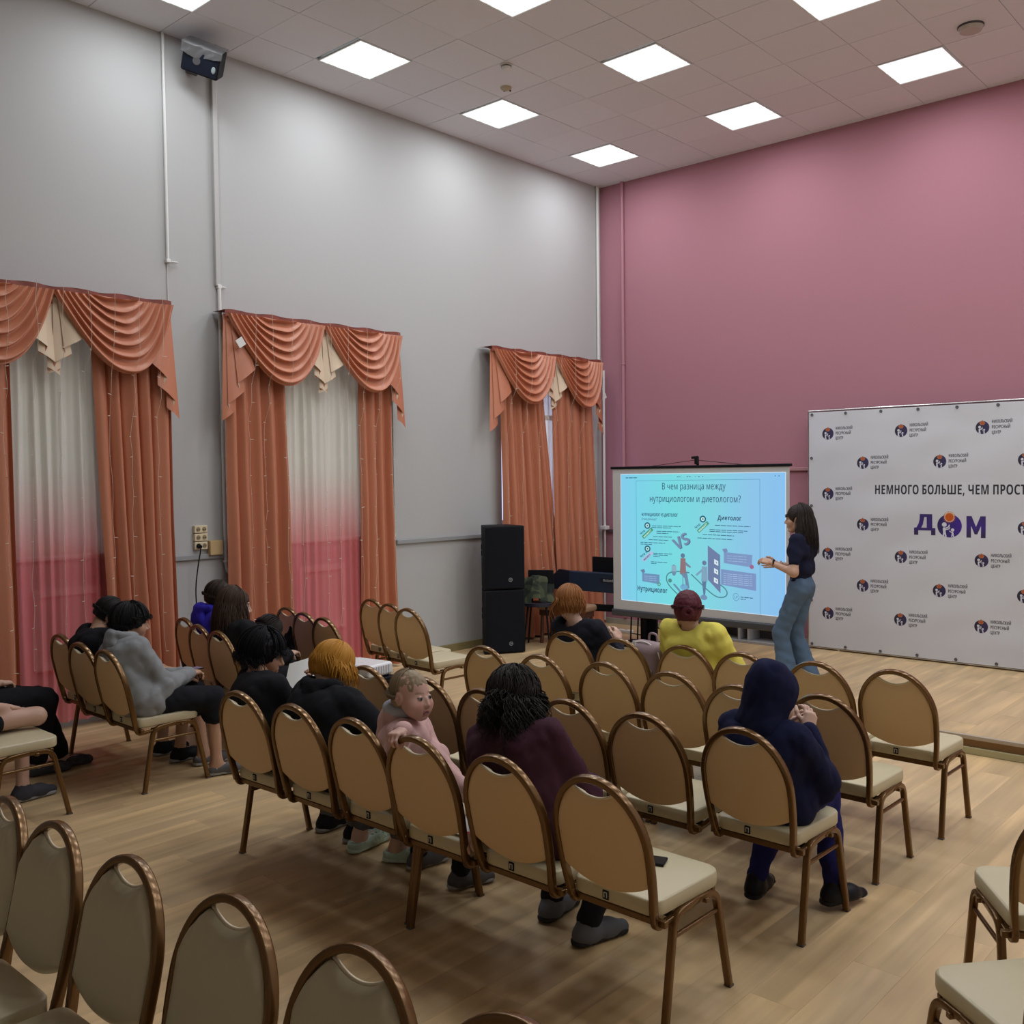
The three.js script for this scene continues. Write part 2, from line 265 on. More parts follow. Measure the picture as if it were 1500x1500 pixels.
// trunking, pipes, sockets on the walls
{
  const tr = (name, g, m, label) => tag(part(name, g, m, scene), label, 'cable trunk');
  tr('cable_trunk', box(0.03, 0.045, 0.5, XL + 0.016, 1.262, -4.49, 0.006), M.grey, 'short grey cable trunk under the wall sockets between two windows');
  tr('cable_trunk', box(0.03, 0.045, 1.56, XL + 0.016, 1.262, -7.53, 0.006), M.grey, 'grey cable trunk along the grey wall left of the black speakers');
  tr('cable_trunk', box(3.2, 0.04, 0.03, -4.6, 1.985, ZP + 0.016, 0.006), mat([0.42, 0.22, 0.24], 0.5), 'pinkish cable trunk on the pink wall between screen and banner');
  tr('cable_trunk', box(1.4, 0.04, 0.03, -6.98, 1.215, ZP + 0.016, 0.006), mat([0.1, 0.06, 0.08], 0.5), 'dark cable trunk on the pink wall just left of the projection screen');
  const p1 = thing('pipe', 'thin white pipe above the right end of the first curtain', 'pipe', [XL, 0, -4.24]);
  part('pipe_run', rod([0.02, 3.79, 0], [0.02, CEIL, 0], 0.013), M.white, p1); part('bracket', [box(0.04, 0.03, 0.04, 0.02, 3.785, 0, 0.005), rod([0.02, 3.785, 0], [0.02, 3.785, -0.09], 0.007)], M.white, p1);
  part('cable', rod([0.008, 3.36, 0], [0.008, 3.78, 0], 0.004), M.offWhite, p1);
  const p2 = thing('pipe', 'white pipe down the grey wall between the first two curtains', 'pipe', [XL, 0, -4.71]);
  part('duct', box(0.035, 1.86, 0.045, 0.018, 4.57, 0, 0.004), mat([0.48, 0.475, 0.465], 0.6), p2);
  part('bracket', [box(0.04, 0.035, 0.04, 0.02, 3.635, -0.01, 0.005), rod([0.02, 3.635, 0], [0.02, 3.635, -0.08], 0.007)], M.white, p2);
  part('pipe_run', tube(bend([[0.025, 3.64, -0.01], [0.03, 1.12, -0.02], [0.03, 1.05, -0.10], [0.03, 1.03, -0.2]], 0.07), 0.017, 40, 8), M.white, p2);
  part('collar', rod([0.028, 1.2, -0.018], [0.028, 1.215, -0.018], 0.026), M.white, p2);
  const p3 = thing('pipe', 'white pipe in the corner of grey and pink walls', 'pipe', [XL, 0, -10.27]);
  part('pipe_run', [rod([0.025, 3.4, 0], [0.025, CEIL, 0], 0.02), rod([0.12, 1.28, 0.02], [0.12, 3.3, 0.02], 0.016)], M.white, p3); part('bracket', box(0.09, 0.05, 0.09, 0.12, 1.26, 0.02, 0.008), M.white, p3);
  part('lower_pipe', tube([[0.12, 1.25, 0.02], [0.12, 1.0, 0.02], [0.11, 0.5, 0.02], [0.11, 0.05, 0.02]], 0.014, 20, 7), M.offWhite, p3);
  const p4 = thing('pipe', 'pink painted vertical pipe on the pink wall by the corner', 'pipe', [-7.34, 0, ZP]);
  part('pipe_run', rod([0, 0.1, 0.03], [0, CEIL, 0.03], 0.022, 0.022, 14), M.pinkPaint, p4); part('collar', rod([0, 3.36, 0.03], [0, 3.38, 0.03], 0.03), M.pinkPaint, p4);
  const lab = ['cream double wall socket, topmost of the three', 'cream double wall socket, middle of the three', 'cream double wall socket, lowest, with a black plug in it'];
  [1.504, 1.433, 1.36].forEach((y, i) => {
    const s = thing('wall_socket', lab[i], 'socket', [XL, y, -4.488], 0, 'wall sockets');
    part('plate', box(0.035, 0.066, 0.125, 0.0175, 0, 0, 0.006), M.cream, s);
    for (const k of [-1, 1]) { if (i === 2 && k === 1) continue; const g = new THREE.CylinderGeometry(0.021, 0.019, 0.006, 16); g.rotateZ(Math.PI / 2); g.translate(0.036, 0, k * 0.029); const o = part('outlet', g, mat([0.3, 0.24, 0.14], 0.6), s); part('pin_hole', [rod([0.037, -0.003, k * 0.029 - 0.008], [0.041, -0.003, k * 0.029 - 0.008], 0.004), rod([0.037, -0.003, k * 0.029 + 0.008], [0.041, -0.003, k * 0.029 + 0.008], 0.004)], M.black, o); }
  });
  const pl = thing('power_plug', 'black plug and cord hanging from the lowest wall socket', 'plug', [XL, 0, 0]);
  part('plug', [rod([0.036, 1.36, -4.459], [0.075, 1.352, -4.455], 0.022, 0.016, 12)], M.black, pl);
  part('cord', tube([[0.07, 1.352, -4.455], [0.1, 1.33, -4.44], [0.09, 1.2, -4.42], [0.06, 1.0, -4.41], [0.05, 0.7, -4.42], [0.06, 0.35, -4.38], [0.1, 0.05, -4.36], [0.2, 0.009, -4.3], [0.7, 0.009, -4.1], [1.3, 0.009, -3.7]], 0.0055, 70, 6), M.black, pl);
  const jb = thing('junction_box', 'square tan junction box right of the wall sockets', 'junction box', [XL, 1.335, -4.62]);
  part('box_body', box(0.055, 0.13, 0.13, 0.0275, 0, 0, 0.006), M.tanBox, jb); part('lid', box(0.008, 0.122, 0.122, 0.058, 0, 0, 0.003), mat([0.56, 0.4, 0.2], 0.5), jb);
  const sd = thing('smoke_detector', 'small white smoke detector on a ceiling rose', 'smoke detector', [-6.04, CEIL, -6.70]);
  part('base_plate', new THREE.CylinderGeometry(0.055, 0.055, 0.014, 24).translate(0, -0.007, 0), M.offWhite, sd); part('detector_head', new THREE.CylinderGeometry(0.045, 0.035, 0.03, 24).translate(0, -0.034, 0), M.white, sd); part('vent_slot', new THREE.CylinderGeometry(0.0465, 0.0465, 0.006, 24).translate(0, -0.019, 0), M.darkGrey, sd);
  const s2 = thing('ceiling_sensor', 'yellowish round sensor with two dark feet, nearer the middle ceiling panel', 'sensor', [-6.39, CEIL, -7.08]);
  part('sensor_body', new THREE.SphereGeometry(0.055, 20, 10, 0, Math.PI * 2, Math.PI / 2, Math.PI / 2).scale(1, 0.6, 1), mat([0.46, 0.40, 0.28], 0.6), s2); for (const k of [-1, 1]) part('stud', new THREE.SphereGeometry(0.01, 8, 6).translate(k * 0.028 * 0.74, -0.026, -0.028 * 0.67 * k - 0.02), M.darkGrey, s2);
  const s3 = thing('ceiling_detector', 'round flat grey detector on the ceiling at the upper right', 'detector', [-2.677, CEIL, -8.826]);
  part('base_ring', new THREE.CylinderGeometry(0.105, 0.105, 0.012, 32).translate(0, -0.006, 0), M.darkGrey, s3); part('detector_disc', new THREE.CylinderGeometry(0.1, 0.085, 0.03, 32).translate(0, -0.03, 0), mat([0.46, 0.42, 0.38], 0.6), s3);
}
// wall-hung loudspeaker under the ceiling, wrapped in film
{
  const s = thing('wall_speaker', 'small black speaker in plastic film hung under the ceiling', 'speaker', [XL + 0.24, 5.47, -4.49]);
  const q = new THREE.Group(); q.rotation.set(0, 0, 0);
  const tilt = new THREE.Matrix4().makeRotationY(R(52)).multiply(new THREE.Matrix4().makeRotationZ(R(-17))).multiply(new THREE.Matrix4().makeRotationX(R(32)));
  const T = g => g.applyMatrix4(tilt);
  part('cabinet', T(box(0.31, 0.22, 0.22, 0, 0, 0, 0.02)), M.black, s);
  part('grille', T(box(0.285, 0.19, 0.012, 0, 0, 0.112, 0.004)), M.navyBlack, s);
  part('cone', T(new THREE.CylinderGeometry(0.032, 0.032, 0.006, 20).rotateX(Math.PI / 2).translate(-0.03, 0, 0.12)), M.darkGrey, s);
  part('horn', T(new THREE.SphereGeometry(0.022, 16, 10).scale(0.8, 1.3, 0.3).translate(0.115, -0.03, 0.118)), mat([0.3, 0.36, 0.38], 0.4), s);
  const film = mat([0.16, 0.16, 0.165], 0.3, { physical: true, transparent: true, opacity: 0.75 });
  part('plastic_film', T(sheet(20, 12, (u, v) => { const x = lerp(-0.168, 0.168, u), n = 0.008 * N3(u * 7, v * 5, 3); const a = v * 1.9; return v < 0.5 ? [x, 0.125 + n, lerp(-0.12, 0.125, v * 2) + n] : [x, lerp(0.125, 0.02 + 0.07 * Math.abs(u - 0.35), v * 2 - 1) + n, 0.128 + n + 0.01 * Math.sin(u * 9)]; })), film, s);
  part('bracket', [rod([-0.2, 0.02, 0], [-0.05, 0.02, 0], 0.018), box(0.02, 0.16, 0.1, -0.205, 0.02, 0)], M.darkGrey, s);
}
// ------------------------------------------------------------------ curtains
{
  const XC = -7.56, TOP = 3.395;
  function drape(name, label, xo, zt0, zt1, zb0, zb1, y0, n, amp, m, sd, group) {   // pleated cloth from TOP to y0, top span zt, bottom span zb
    const g = sheet(Math.round(n * 14), 34, (u, v) => {
      const w = 2 * Math.PI * n * (u + 0.018 * Math.sin(u * 17 + sd) + 0.05 * N3(u * 3, v * 0.8, sd) * v);
      const a = amp * (0.75 + 0.5 * N3(u * 5, 2, sd)) * lerp(0.7, 1.1, v);
      return [xo + a * (Math.sin(w) + 0.28 * Math.sin(2 * w + 1 + sd)) + 0.02 * N3(u * 2, v * 3, sd + 4), lerp(TOP - 0.03, y0, v), lerp(lerp(zt0, zt1, u), lerp(zb0, zb1, u), Math.pow(v, 1.3)) + 0.25 * amp * Math.cos(w)];
    });
    return tag(part(name, g, m, scene), label, 'curtain', group);
  }
  function sheer(label, z0, z1, sd) {
    const g = sheet(110, 40, (u, v) => {
      const y = lerp(TOP - 0.05, 0.06, v), w = 2 * Math.PI * 7.5 * (u + 0.03 * Math.sin(u * 13 + sd) + 0.03 * N3(u * 4, v * 1.2, sd)), k = clamp((2.12 - y) / 0.95, 0, 1), e = k * k * (3 - 2 * k);
      const c = [lerp(0.92, 0.86, e), lerp(0.91, 0.20, e), lerp(0.83, 0.22, e)];
      return [XC - 0.07 + 0.022 * Math.sin(w) + 0.007 * Math.sin(2.3 * w + 1) + 0.015 * N3(u * 6, v * 2, sd), y, lerp(z0, z1, u), ...c];
    });
    return tag(part('sheer_curtain', g, M.sheer, scene), label, 'sheer curtain', 'sheer curtains at the windows');
  }
  function valance(label, z0, z1, zm, cut) {                 // two swags, side jabots, a cream centre jabot, a header band; z0 > z1
    const t = thing('curtain_valance', label, 'valance', [XC, 0, 0], 0, 'swagged valances over the windows');
    part('valance_backing', sheet(30, 2, (u, v) => [0.03, TOP - 0.12 * v, lerp(z0 - 0.02, z1 + 0.02, u)]), M.satinDark, t);
    part('header_band', sheet(80, 4, (u, v) => [0.06 + 0.008 * Math.sin(u * 60), TOP + 0.012 - 0.06 * v + 0.006 * Math.sin(u * 34), lerp(z0, z1, u)]), M.satinDark, t);
    part('header_band', sheet(80, 2, (u, v) => [lerp(0.06, -0.14, v) + 0.004 * Math.sin(u * 60), TOP + 0.012 + 0.006 * Math.sin(u * 34), lerp(z0, z1, u)]), M.satinDark, t);
    const swag = (a, b, D, skew, sd) => sheet(44, 150, (s, v) => {  // a = left (larger z), b = right
      const W = b - a, f = Math.pow(v, 0.85), xl = lerp(0.33, -0.01, f), xr = lerp(0.68, 1.01, f);
      const k = 1 - Math.pow(Math.abs(2 * s - 1), 2.1), dep = D * (0.02 + 0.98 * Math.pow(v, 1.08)), sk = skew * v * 4 * s * (1 - s);
      const ph = Math.pow(v, 0.92) * 6.5 + 0.25 * N3(s * 2.5, v * 3, sd), ridge = 1.35 * Math.pow(Math.abs(Math.cos(Math.PI * ph)), 2.2);
      const open = Math.pow(Math.sin(Math.PI * clamp(s, 0.02, 0.98)), 0.5);
      return [0.075 + 0.07 * v * open + 0.04 * ridge * (0.35 + 0.65 * open) + 0.006 * N3(s * 6, v * 9, sd), TOP - 0.02 - dep * k - 0.028 * ridge * open * (1 - 0.3 * v) * Math.min(1, v * 8), a + W * (lerp(xl, xr, s) + sk)];
    });
    part('swag', swag(z0 - 0.01, zm, 0.60, 0.05, 1), M.satin, t);
    part('swag', swag(zm, z1 + 0.01, 0.60, 0.07, 2), M.satin, t);
    // cascades: each layer lies before the last and is shorter; returns show the other side of the cloth
    const cascade = (zo, dir, W, yl, ys, x0, front, ret, fname, rname) => {
      const segs = [[0, 0.40, 0], [0.40, 0.16, 1], [0.16, 0.70, 0], [0.70, 0.44, 1], [0.44, 1.0, 0]], F = [], B = []; let q = 0; const tot = segs.reduce((t_, k) => t_ + Math.abs(k[1] - k[0]), 0);
      segs.forEach(([a, b, r], i) => {
        const q0 = q / tot, q1 = (q += Math.abs(b - a)) / tot;
        (r ? B : F).push(sheet(10, 14, (u, v) => { const w = lerp(a, b, u), y = lerp(TOP - 0.02, lerp(yl, ys, lerp(q0, q1, u)) - r * 0.045 * Math.sin(u * Math.PI), v); return [x0 + 0.013 * (i + u) * lerp(0.35, 1, v) + 0.016 * Math.sin(u * Math.PI) * v * (r ? -0.4 : 1) + 0.03 * v, y, zo + dir * (W * w * lerp(0.35, 1, Math.pow(v, 0.8)) - 0.05 * v)]; }));
      });
      part(fname, F, front, t); part(rname, B, ret, t);
    };
    for (const [zo, dir] of [[z0, -1], [z1, 1]]) { if (cut && dir === -1) continue; cascade(zo, dir, 0.30, 2.44, 2.90, 0.03, M.satin, M.lining, 'side_jabot', 'jabot_lining'); }
    for (const d of [-1, 1]) cascade(zm + 0.0 * d, d, 0.25, 2.735, 3.02, 0.02, M.lining, M.satin, 'centre_jabot', 'jabot_facing');
  }
  const G = 'terracotta drapes';
  drape('curtain_drape', 'terracotta drape cut by the left edge of the photo', XC, -2.15, -2.90, -2.15, -2.92, 0.03, 5, 0.05, M.satin, 1, G);
  drape('curtain_drape', 'terracotta drape behind the two boys by the wall, right of the first window', XC, -3.50, -4.17, -3.62, -4.20, 0.03, 5, 0.055, M.satin, 2, G);
  drape('curtain_drape', 'terracotta drape left of the second window, behind the girl with long brown hair', XC, -4.69, -5.28, -4.69, -5.36, 0.03, 4.5, 0.055, M.satin, 3, G);
  drape('curtain_drape', 'narrow terracotta drape right of the second window', XC, -6.17, -6.56, -6.19, -6.62, 0.03, 3.5, 0.045, M.satin, 4, G);
  drape('curtain_drape', 'wide terracotta drape behind the black speakers, left of the third window', XC, -8.26, -8.98, -8.30, -9.42, 0.03, 6, 0.05, M.satin, 5, G);
  drape('curtain_drape', 'terracotta drape nearest the room corner, right of the third window', XC + 0.03, -9.12, -9.86, -9.2, -10.1, 0.03, 5.5, 0.045, M.satin, 6, G);
  sheer('sheer ombre curtain at the first window, fading to red below', -2.8, -3.66, 1);
  sheer('sheer ombre curtain at the second window behind the empty chairs', -5.22, -6.24, 2);
  sheer('sheer curtain showing as a slit between the drapes of the third window', -8.72, -9.42, 3);
  valance('swagged terracotta valance over the first window, cut by the left edge', -2.2, -4.155, -3.185, true);
  valance('swagged terracotta valance over the second, middle window', -4.652, -6.667, -5.69, false);
  valance('swagged terracotta valance over the third window next to the pink wall', -8.027, -10.06, -9.11, false);
  const wt = thing('paper_tag', 'small white paper tag pinned on the left of the middle valance', 'tag', [XC + 0.15, 3.12, -4.745]); part('tag_card', box(0.004, 0.075, 0.075).rotateX(0.6), M.white, wt);
  const wt2 = thing('paper_tag', 'small white tag at the right end of the corner valance', 'tag', [XC + 0.1, 2.95, -10.085]); part('tag_card', box(0.004, 0.06, 0.06).rotateX(0.5), M.white, wt2);
  // strings of small lamps hanging over the curtains
  const strings = (label, z0, z1, n) => {
    const t = thing('light_string', label, 'string lights', [XC, 0, 0], 0, 'unlit fairy light curtains');
    for (let k = 0; k < n; k++) {
      const z = lerp(z0, z1, (k + 0.5) / n) + rr(-0.03, 0.03), pts = [], g = []; let sag = [];
      for (let y = TOP + 0.01; y > 0.5; y -= 0.16) { const px = y > 2.78 ? 0.225 : y > 2.6 ? 0.15 : 0.085; pts.push([px + rr(-0.005, 0.005), y, z + rr(-0.012, 0.012) + (k % 2 ? 1 : -1) * 0.012 * (TOP - y)]); }
      g.push(tube(pts, 0.0016, pts.length * 3, 4));
      pts.forEach((p, i) => { if (i > 1 && rnd() < 0.72) g.push(rod(p, [p[0] + rr(0, 0.02), p[1] + rr(-0.006, 0.008), p[2] + rr(-0.032, 0.032)], 0.0032, 0.0022, 5)); });
      part('strand', g, M.wire, t);
    }
  };
  strings('fairy light strands hanging over the first window curtains', -2.3, -4.1, 9);
  strings('fairy light strands hanging over the second window curtains', -4.72, -6.6, 9);
  strings('fairy light strands hanging over the third window curtains', -8.12, -10.0, 7);
  // perforated radiator covers seen through the sheers
  const lat = dataTex(64, 64, (u, v) => { const a = Math.abs(((u + v) * 1) % 1 - 0.5), b = Math.abs(((u - v + 2) * 1) % 1 - 0.5); const h = Math.min(a, b) < 0.16 ? 235 : 70; return [h, h, h]; }, false); lat.repeat.set(26, 30);
  for (const [z, say] of [[-3.33, 'white lattice radiator screen behind the sheer of the first window'], [-5.78, 'white lattice radiator screen behind the sheer of the second window']]) {
    const r = thing('radiator_screen', say, 'radiator cover', [XL, 0, z], 0, 'radiator screens');
    const y0 = 0.47, y1 = 1.1, w = 0.54;
    part('screen_frame', [box(0.03, 0.06, w, 0.025, y1 - 0.03, 0), box(0.03, 0.06, w, 0.025, y0 + 0.03, 0), box(0.03, y1 - y0 - 0.12, 0.05, 0.025, (y0 + y1) / 2, w / 2 - 0.025), box(0.03, y1 - y0 - 0.12, 0.05, 0.025, (y0 + y1) / 2, -w / 2 + 0.025)], M.white, r);
    part('lattice', box(0.008, y1 - y0 - 0.1, w - 0.08, 0.02, (y0 + y1) / 2, 0), mat([0.7, 0.7, 0.68], 0.6, { alphaMap: lat, alphaTest: 0.4 }), r);
    part('backing', box(0.006, y1 - y0 - 0.1, w - 0.08, 0.005, (y0 + y1) / 2, 0), mat([0.3, 0.26, 0.25], 0.8), r);
  }
}
// ------------------------------------------------------------------ banquet chairs (local: seat centre at origin, facing -z)
const LEAN = R(12.4), CB = 0.42, CZ = 0.195;
const bp = (s, t, n = 0) => [s, CB + t * Math.cos(LEAN) - n * Math.sin(LEAN), CZ + t * Math.sin(LEAN) + n * Math.cos(LEAN)];   // back plane -> chair space, n towards the rear
const chairProto = new THREE.Group();   // linked in threes: only the end chairs of a run stand on legs
const legParts = { L: [], R: [] };
{
  const nrm = [0, -Math.sin(LEAN), Math.cos(LEAN)];
  const ell = (rx, ry, cy, a) => [rx * Math.cos(a), cy + ry * Math.sin(a)];
  const path = [[-0.18, -0.02], [-0.184, 0.02], [-0.191, 0.08], [-0.196, 0.15], [-0.198, 0.21]];
  for (let k = 1; k < 28; k++) { const [x, y] = ell(-0.198, 0.24, 0.232, k / 28 * Math.PI); path.push([x, y]); }
  path.push(...path.slice(0, 5).reverse().map(([x, y]) => [-x, y]));
  part('back_frame', sweep(path.map(([x, y]) => bp(x, y)), 0.032, 0.024, nrm), M.bronze, chairProto);
  // lower bends of the back frame running forward under the seat
  for (const s of [-1, 1]) part('back_bracket', sweep(bend([bp(s * 0.18, 0.0), bp(s * 0.178, -0.05), [s * 0.178, 0.375, 0.10], [s * 0.178, 0.385, 0.02]], 0.06, 6), 0.024, 0.02, [1, 0, 0]), M.bronze, chairProto);
  // upholstered back
  const X = 0.187, yt = x => { const e = 0.232 + 0.2265 * Math.sqrt(Math.max(0, 1 - (x / 0.1875) ** 2)); const a = Math.abs(x) / 0.088; return a < 1 ? 0.232 + 0.2265 * Math.sqrt(1 - (0.088 / 0.1875) ** 2) - 0.030 * (1 - a * a) : e; };
  const yb = x => 0.112 - 0.058 * (1 - (x / X) ** 2);
  const xs = u => X * Math.sin((u - 0.5) * Math.PI) * 0.9995;
  const backSheet = (front) => sheet(36, 26, (u, v) => {
    const x = xs(u), y = lerp(yb(x), yt(x), v), a = Math.min(1, Math.min(Math.min(v, 1 - v) * (yt(x) - yb(x)) * 1.15, (X - Math.abs(x)) * 1.3) / 0.09), q = Math.sqrt(1 - (1 - a) ** 2);
    const pl = front ? 0.004 * Math.exp(-(((y - 0.40) / 0.05) ** 2)) * Math.cos(x * 150) * q : 0;
    return bp(x, y, front ? -0.004 - 0.030 * q + pl : 0.006 + 0.006 * q);
  });
  part('back_cushion', [backSheet(true), (() => { const g = sheet(72, 1, (u, v) => { const k = u < 0.5 ? u * 2 : 2 - u * 2, x = xs(k), y = u < 0.5 ? yb(x) : yt(x); return bp(x, y, v ? -0.004 : 0.006); }); return g; })()], M.vinyl, chairProto);
  part('back_panel', backSheet(false), M.vinylBack, chairProto);
  const lip = []; for (let k = 0; k <= 12; k++) { const x = lerp(-0.09, 0.09, k / 12); lip.push(bp(x, yt(x) + 0.002, 0.004)); } part('piping', tube(lip, 0.0055, 20, 6), M.piping, chairProto);
  // seat
  const sh = new THREE.Shape(), w = 0.197, wr = 0.188, zf = -0.235, zr = 0.185, cr = 0.075, c2 = 0.05;
  sh.moveTo(-wr + c2, -zr); sh.lineTo(wr - c2, -zr); sh.quadraticCurveTo(wr, -zr, wr, -zr + c2); sh.lineTo(w, -zf - cr); sh.quadraticCurveTo(w, -zf, w - cr, -zf); sh.lineTo(-w + cr, -zf); sh.quadraticCurveTo(-w, -zf, -w, -zf - cr); sh.lineTo(-wr, -zr + c2); sh.quadraticCurveTo(-wr, -zr, -wr + c2, -zr);
  let sg = new THREE.ExtrudeGeometry(sh, { depth: 0.034, bevelEnabled: true, bevelThickness: 0.013, bevelSize: 0.012, bevelOffset: -0.012, bevelSegments: 4, curveSegments: 8 });
  sg.rotateX(-Math.PI / 2); sg.translate(0, 0.418, 0); sg = toCreasedNormals(sg, 0.9);
  part('seat', [sg, (() => { const d = sheet(16, 16, (u, v) => { const x = (u - 0.5) * 2, z = (v - 0.5) * 2, k = (1 - x ** 4) * (1 - z ** 4); return [x * 0.172, 0.4645 + 0.008 * k, -0.025 + z * 0.188]; }); return toCreasedNormals(d, 3); })()], M.vinyl, chairProto);
  part('seat_frame', [box(0.37, 0.018, 0.02, 0, 0.392, -0.19, 0.004), box(0.428, 0.024, 0.024, 0, 0.390, 0.165, 0.004), box(0.428, 0.018, 0.02, 0, 0.388, -0.10, 0.004), box(0.02, 0.014, 0.33, -0.12, 0.399, -0.01), box(0.02, 0.014, 0.33, 0.12, 0.399, -0.01)], M.bronze, chairProto);
  // legs: an inverted U on each side
  for (const s of [-1, 1]) {
    const x = s * 0.19, f = s * 0.006, n0 = chairProto.children.length;
    part('leg', sweep(bend([[x + f, 0, 0.155], [x, 0.392, 0.085], [x, 0.40, -0.06]], 0.055, 6), 0.028, 0.026, [1, 0, 0]), M.bronze, chairProto);
    part('leg', sweep(bend([[x + f, 0, -0.275], [x, 0.392, -0.19], [x, 0.40, -0.06]], 0.055, 6), 0.028, 0.026, [1, 0, 0]), M.bronze, chairProto);
    part('side_stretcher', rod([x, 0.315, 0.102], [x, 0.315, -0.205], 0.009), M.bronze, chairProto);
    for (const z of [0.155, -0.275]) part('foot_cap', box(0.0275, 0.008, 0.0275, x + f, 0.004, z), M.darkGrey, chairProto);
    legParts[s < 0 ? 'L' : 'R'].push(...chairProto.children.slice(n0));
    for (const z of [-0.15, 0.06]) part('glide', box(0.03, 0.012, 0.03, s * 0.15, 0.378, z), M.black, chairProto);
  }
  const tg = part('seat_tag', box(0.026, 0.032, 0.004, -0.03, 0.433, 0.1865), M.black, chairProto);
  tg.rotation.z = 0; part('tag_rim', [box(0.014, 0.003, 0.002, -0.03, 0.442, 0.1892), box(0.003, 0.02, 0.002, -0.036, 0.433, 0.1892), box(0.003, 0.02, 0.002, -0.024, 0.433, 0.1892)], M.offWhite, tg);
}
const protos = {};
for (const kind of ['L', 'N', 'R', 'LR']) {
  const p = new THREE.Group(), off = [...(kind.includes('L') ? [] : legParts.L), ...(kind.includes('R') ? [] : legParts.R)];
  for (const c of [...chairProto.children]) if (!off.includes(c)) p.add(c.clone());
  protos[kind] = p;
}
function chair(x, z, turn, label, group, kind = 'LR') {
  const c = protos[kind].clone(); c.name = numbered('banquet_chair'); scene.add(c);
  c.position.set(x, 0, z); c.rotation.y = R(turn); c.userData = { label, category: 'chair' }; if (group) c.userData.group = group;
  return c;
}
const GC = 'tan banquet chairs in the centre block', GW = 'tan banquet chairs by the windows', ord = ['first', 'second', 'third', 'fourth', 'fifth', 'sixth'];
const rowsC = [   // nearest full row first: [x, z] of the seat centres; the text says who sits there
  [[[-4.183, -2.91], 'chair with the black-haired person in a black tee'], [[-3.735, -2.915], 'chair under the bowed orange-haired person in a black hoodie'], [[-3.31, -2.925], 'chair under the girl in the pink hoodie'], [[-2.885, -2.90], 'chair whose backrest the girl in pink grips, floral paper on its seat'], [[-2.445, -2.912], 'chair under the woman in burgundy with curly hair'], [[-2.018, -2.94], 'empty chair at the near end with a phone on its seat']],
  [[[-4.19, -3.722], 'empty chair right beside the white projector'], [[-3.70, -3.712], 'empty chair just right behind the head of the girl in pink'], [[-3.28, -3.704], 'empty chair left of the curly-haired woman in burgundy'], [[-2.82, -3.79], 'empty chair just right of the curly-haired woman in burgundy'], [[-2.405, -3.793], 'empty chair left of the person in the navy hood'], [[-1.946, -3.84], 'chair under the person in the navy hood']],
  [[[-4.107, -4.59], 'empty chair seen just above the curly hair, left of two'], [[-3.655, -4.58], 'empty chair beyond the curly-haired woman, its handle slot showing floor'], [[-3.225, -4.635], 'empty chair in front of the pink backpack chair'], [[-2.80, -4.63], 'empty chair in front of the person in the yellow shirt'], [[-2.375, -4.56], 'empty chair half hidden behind the navy hood'], [[-1.952, -4.626], 'empty chair touched by the hand of the hooded person']],
  [[[-4.067, -5.337], 'chair under the red-blond person in black nearest the speakers'], [[-3.631, -5.33], 'chair with the pinkish backpack on its seat'], [[-3.185, -5.365], 'chair under the person in the yellow shirt'], [[-2.79, -5.363], 'empty chair right of the person in the yellow shirt'], [[-2.326, -5.368], 'empty chair before the feet of the standing woman'], [[-1.912, -5.407], 'empty chair at the right, nearest the stage edge']]];
rowsC.forEach((row, i) => row.forEach(([[x, z], who]) => chair(x, z, rr(-1.5, 1.5), 'tan banquet ' + who, GC, 'LNR'[row.findIndex(q => q[1] === who) % 3])));
const rowsW = [
  [[[-6.70, -2.17], 'chair farthest left by the wall, under a seated person in black'], [[-6.27, -2.16], 'chair cut by the left edge, its seat behind a nearer one'], [[-5.86, -2.15], 'chair cut by the left edge, bare leg lying on its seat']],
  [[[-6.728, -3.14], 'empty chair at the wall, left of the bowed boy'], [[-6.27, -3.065], 'chair under the bowed boy in black'], [[-5.86, -3.044], 'chair under the boy in the grey hoodie']],
  [[[-6.74, -4.08], 'chair under the boy in the blue hoodie'], [[-6.33, -3.96], 'chair between the blue hoodie and the long-haired girl'], [[-5.95, -3.89], 'chair under the girl with long brown hair']],
  [[[-6.64, -4.93], 'empty chair by the second window, leftmost of three'], [[-6.256, -4.82], 'empty chair by the second window, middle of three'], [[-5.90, -4.748], 'empty chair by the second window, just above the orange hair']],
  [[[-6.50, -5.70], 'empty chair left of the grey wall stretch, leftmost of three'], [[-6.12, -5.585], 'empty chair left of the grey wall stretch, middle of three'], [[-5.78, -5.475], 'empty chair with its seat in full view, left of the black speakers']]];
rowsW.forEach((row, i) => row.forEach(([[x, z], who]) => chair(x, z, rr(-2, 2) - 4 * (i > 1), 'tan banquet ' + who, GW, 'LNR'[row.findIndex(q => q[1] === who) % 3])));
[['leftmost of the front row facing away, cut by the left edge', -3.355, -0.945], ['second of the front row facing away, whole arch in view', -2.985, -0.95], ['third of the front row facing away, mid-left foreground', -2.545, -0.965], ['fourth of the front row facing away, at the bottom edge', -2.10, -1.01], ['fifth of the front row facing away, only its top in view', -1.649, -1.05], ['sixth of the front row, only a sliver at the bottom edge', -1.195, -1.065]].forEach(([s, x, z], i) => chair(x, z, 180 + i * 1.2 - 1, 'tan banquet chair, ' + s, 'front row of chairs facing away', 'RNL'[i % 3]));
chair(-0.845, -3.70, 33, 'tan banquet chair cut by the right edge, farther one', 'chairs at the right edge');
chair(-0.69, -2.92, 50, 'tan banquet chair at the lower right corner, nearer one', 'chairs at the right edge');
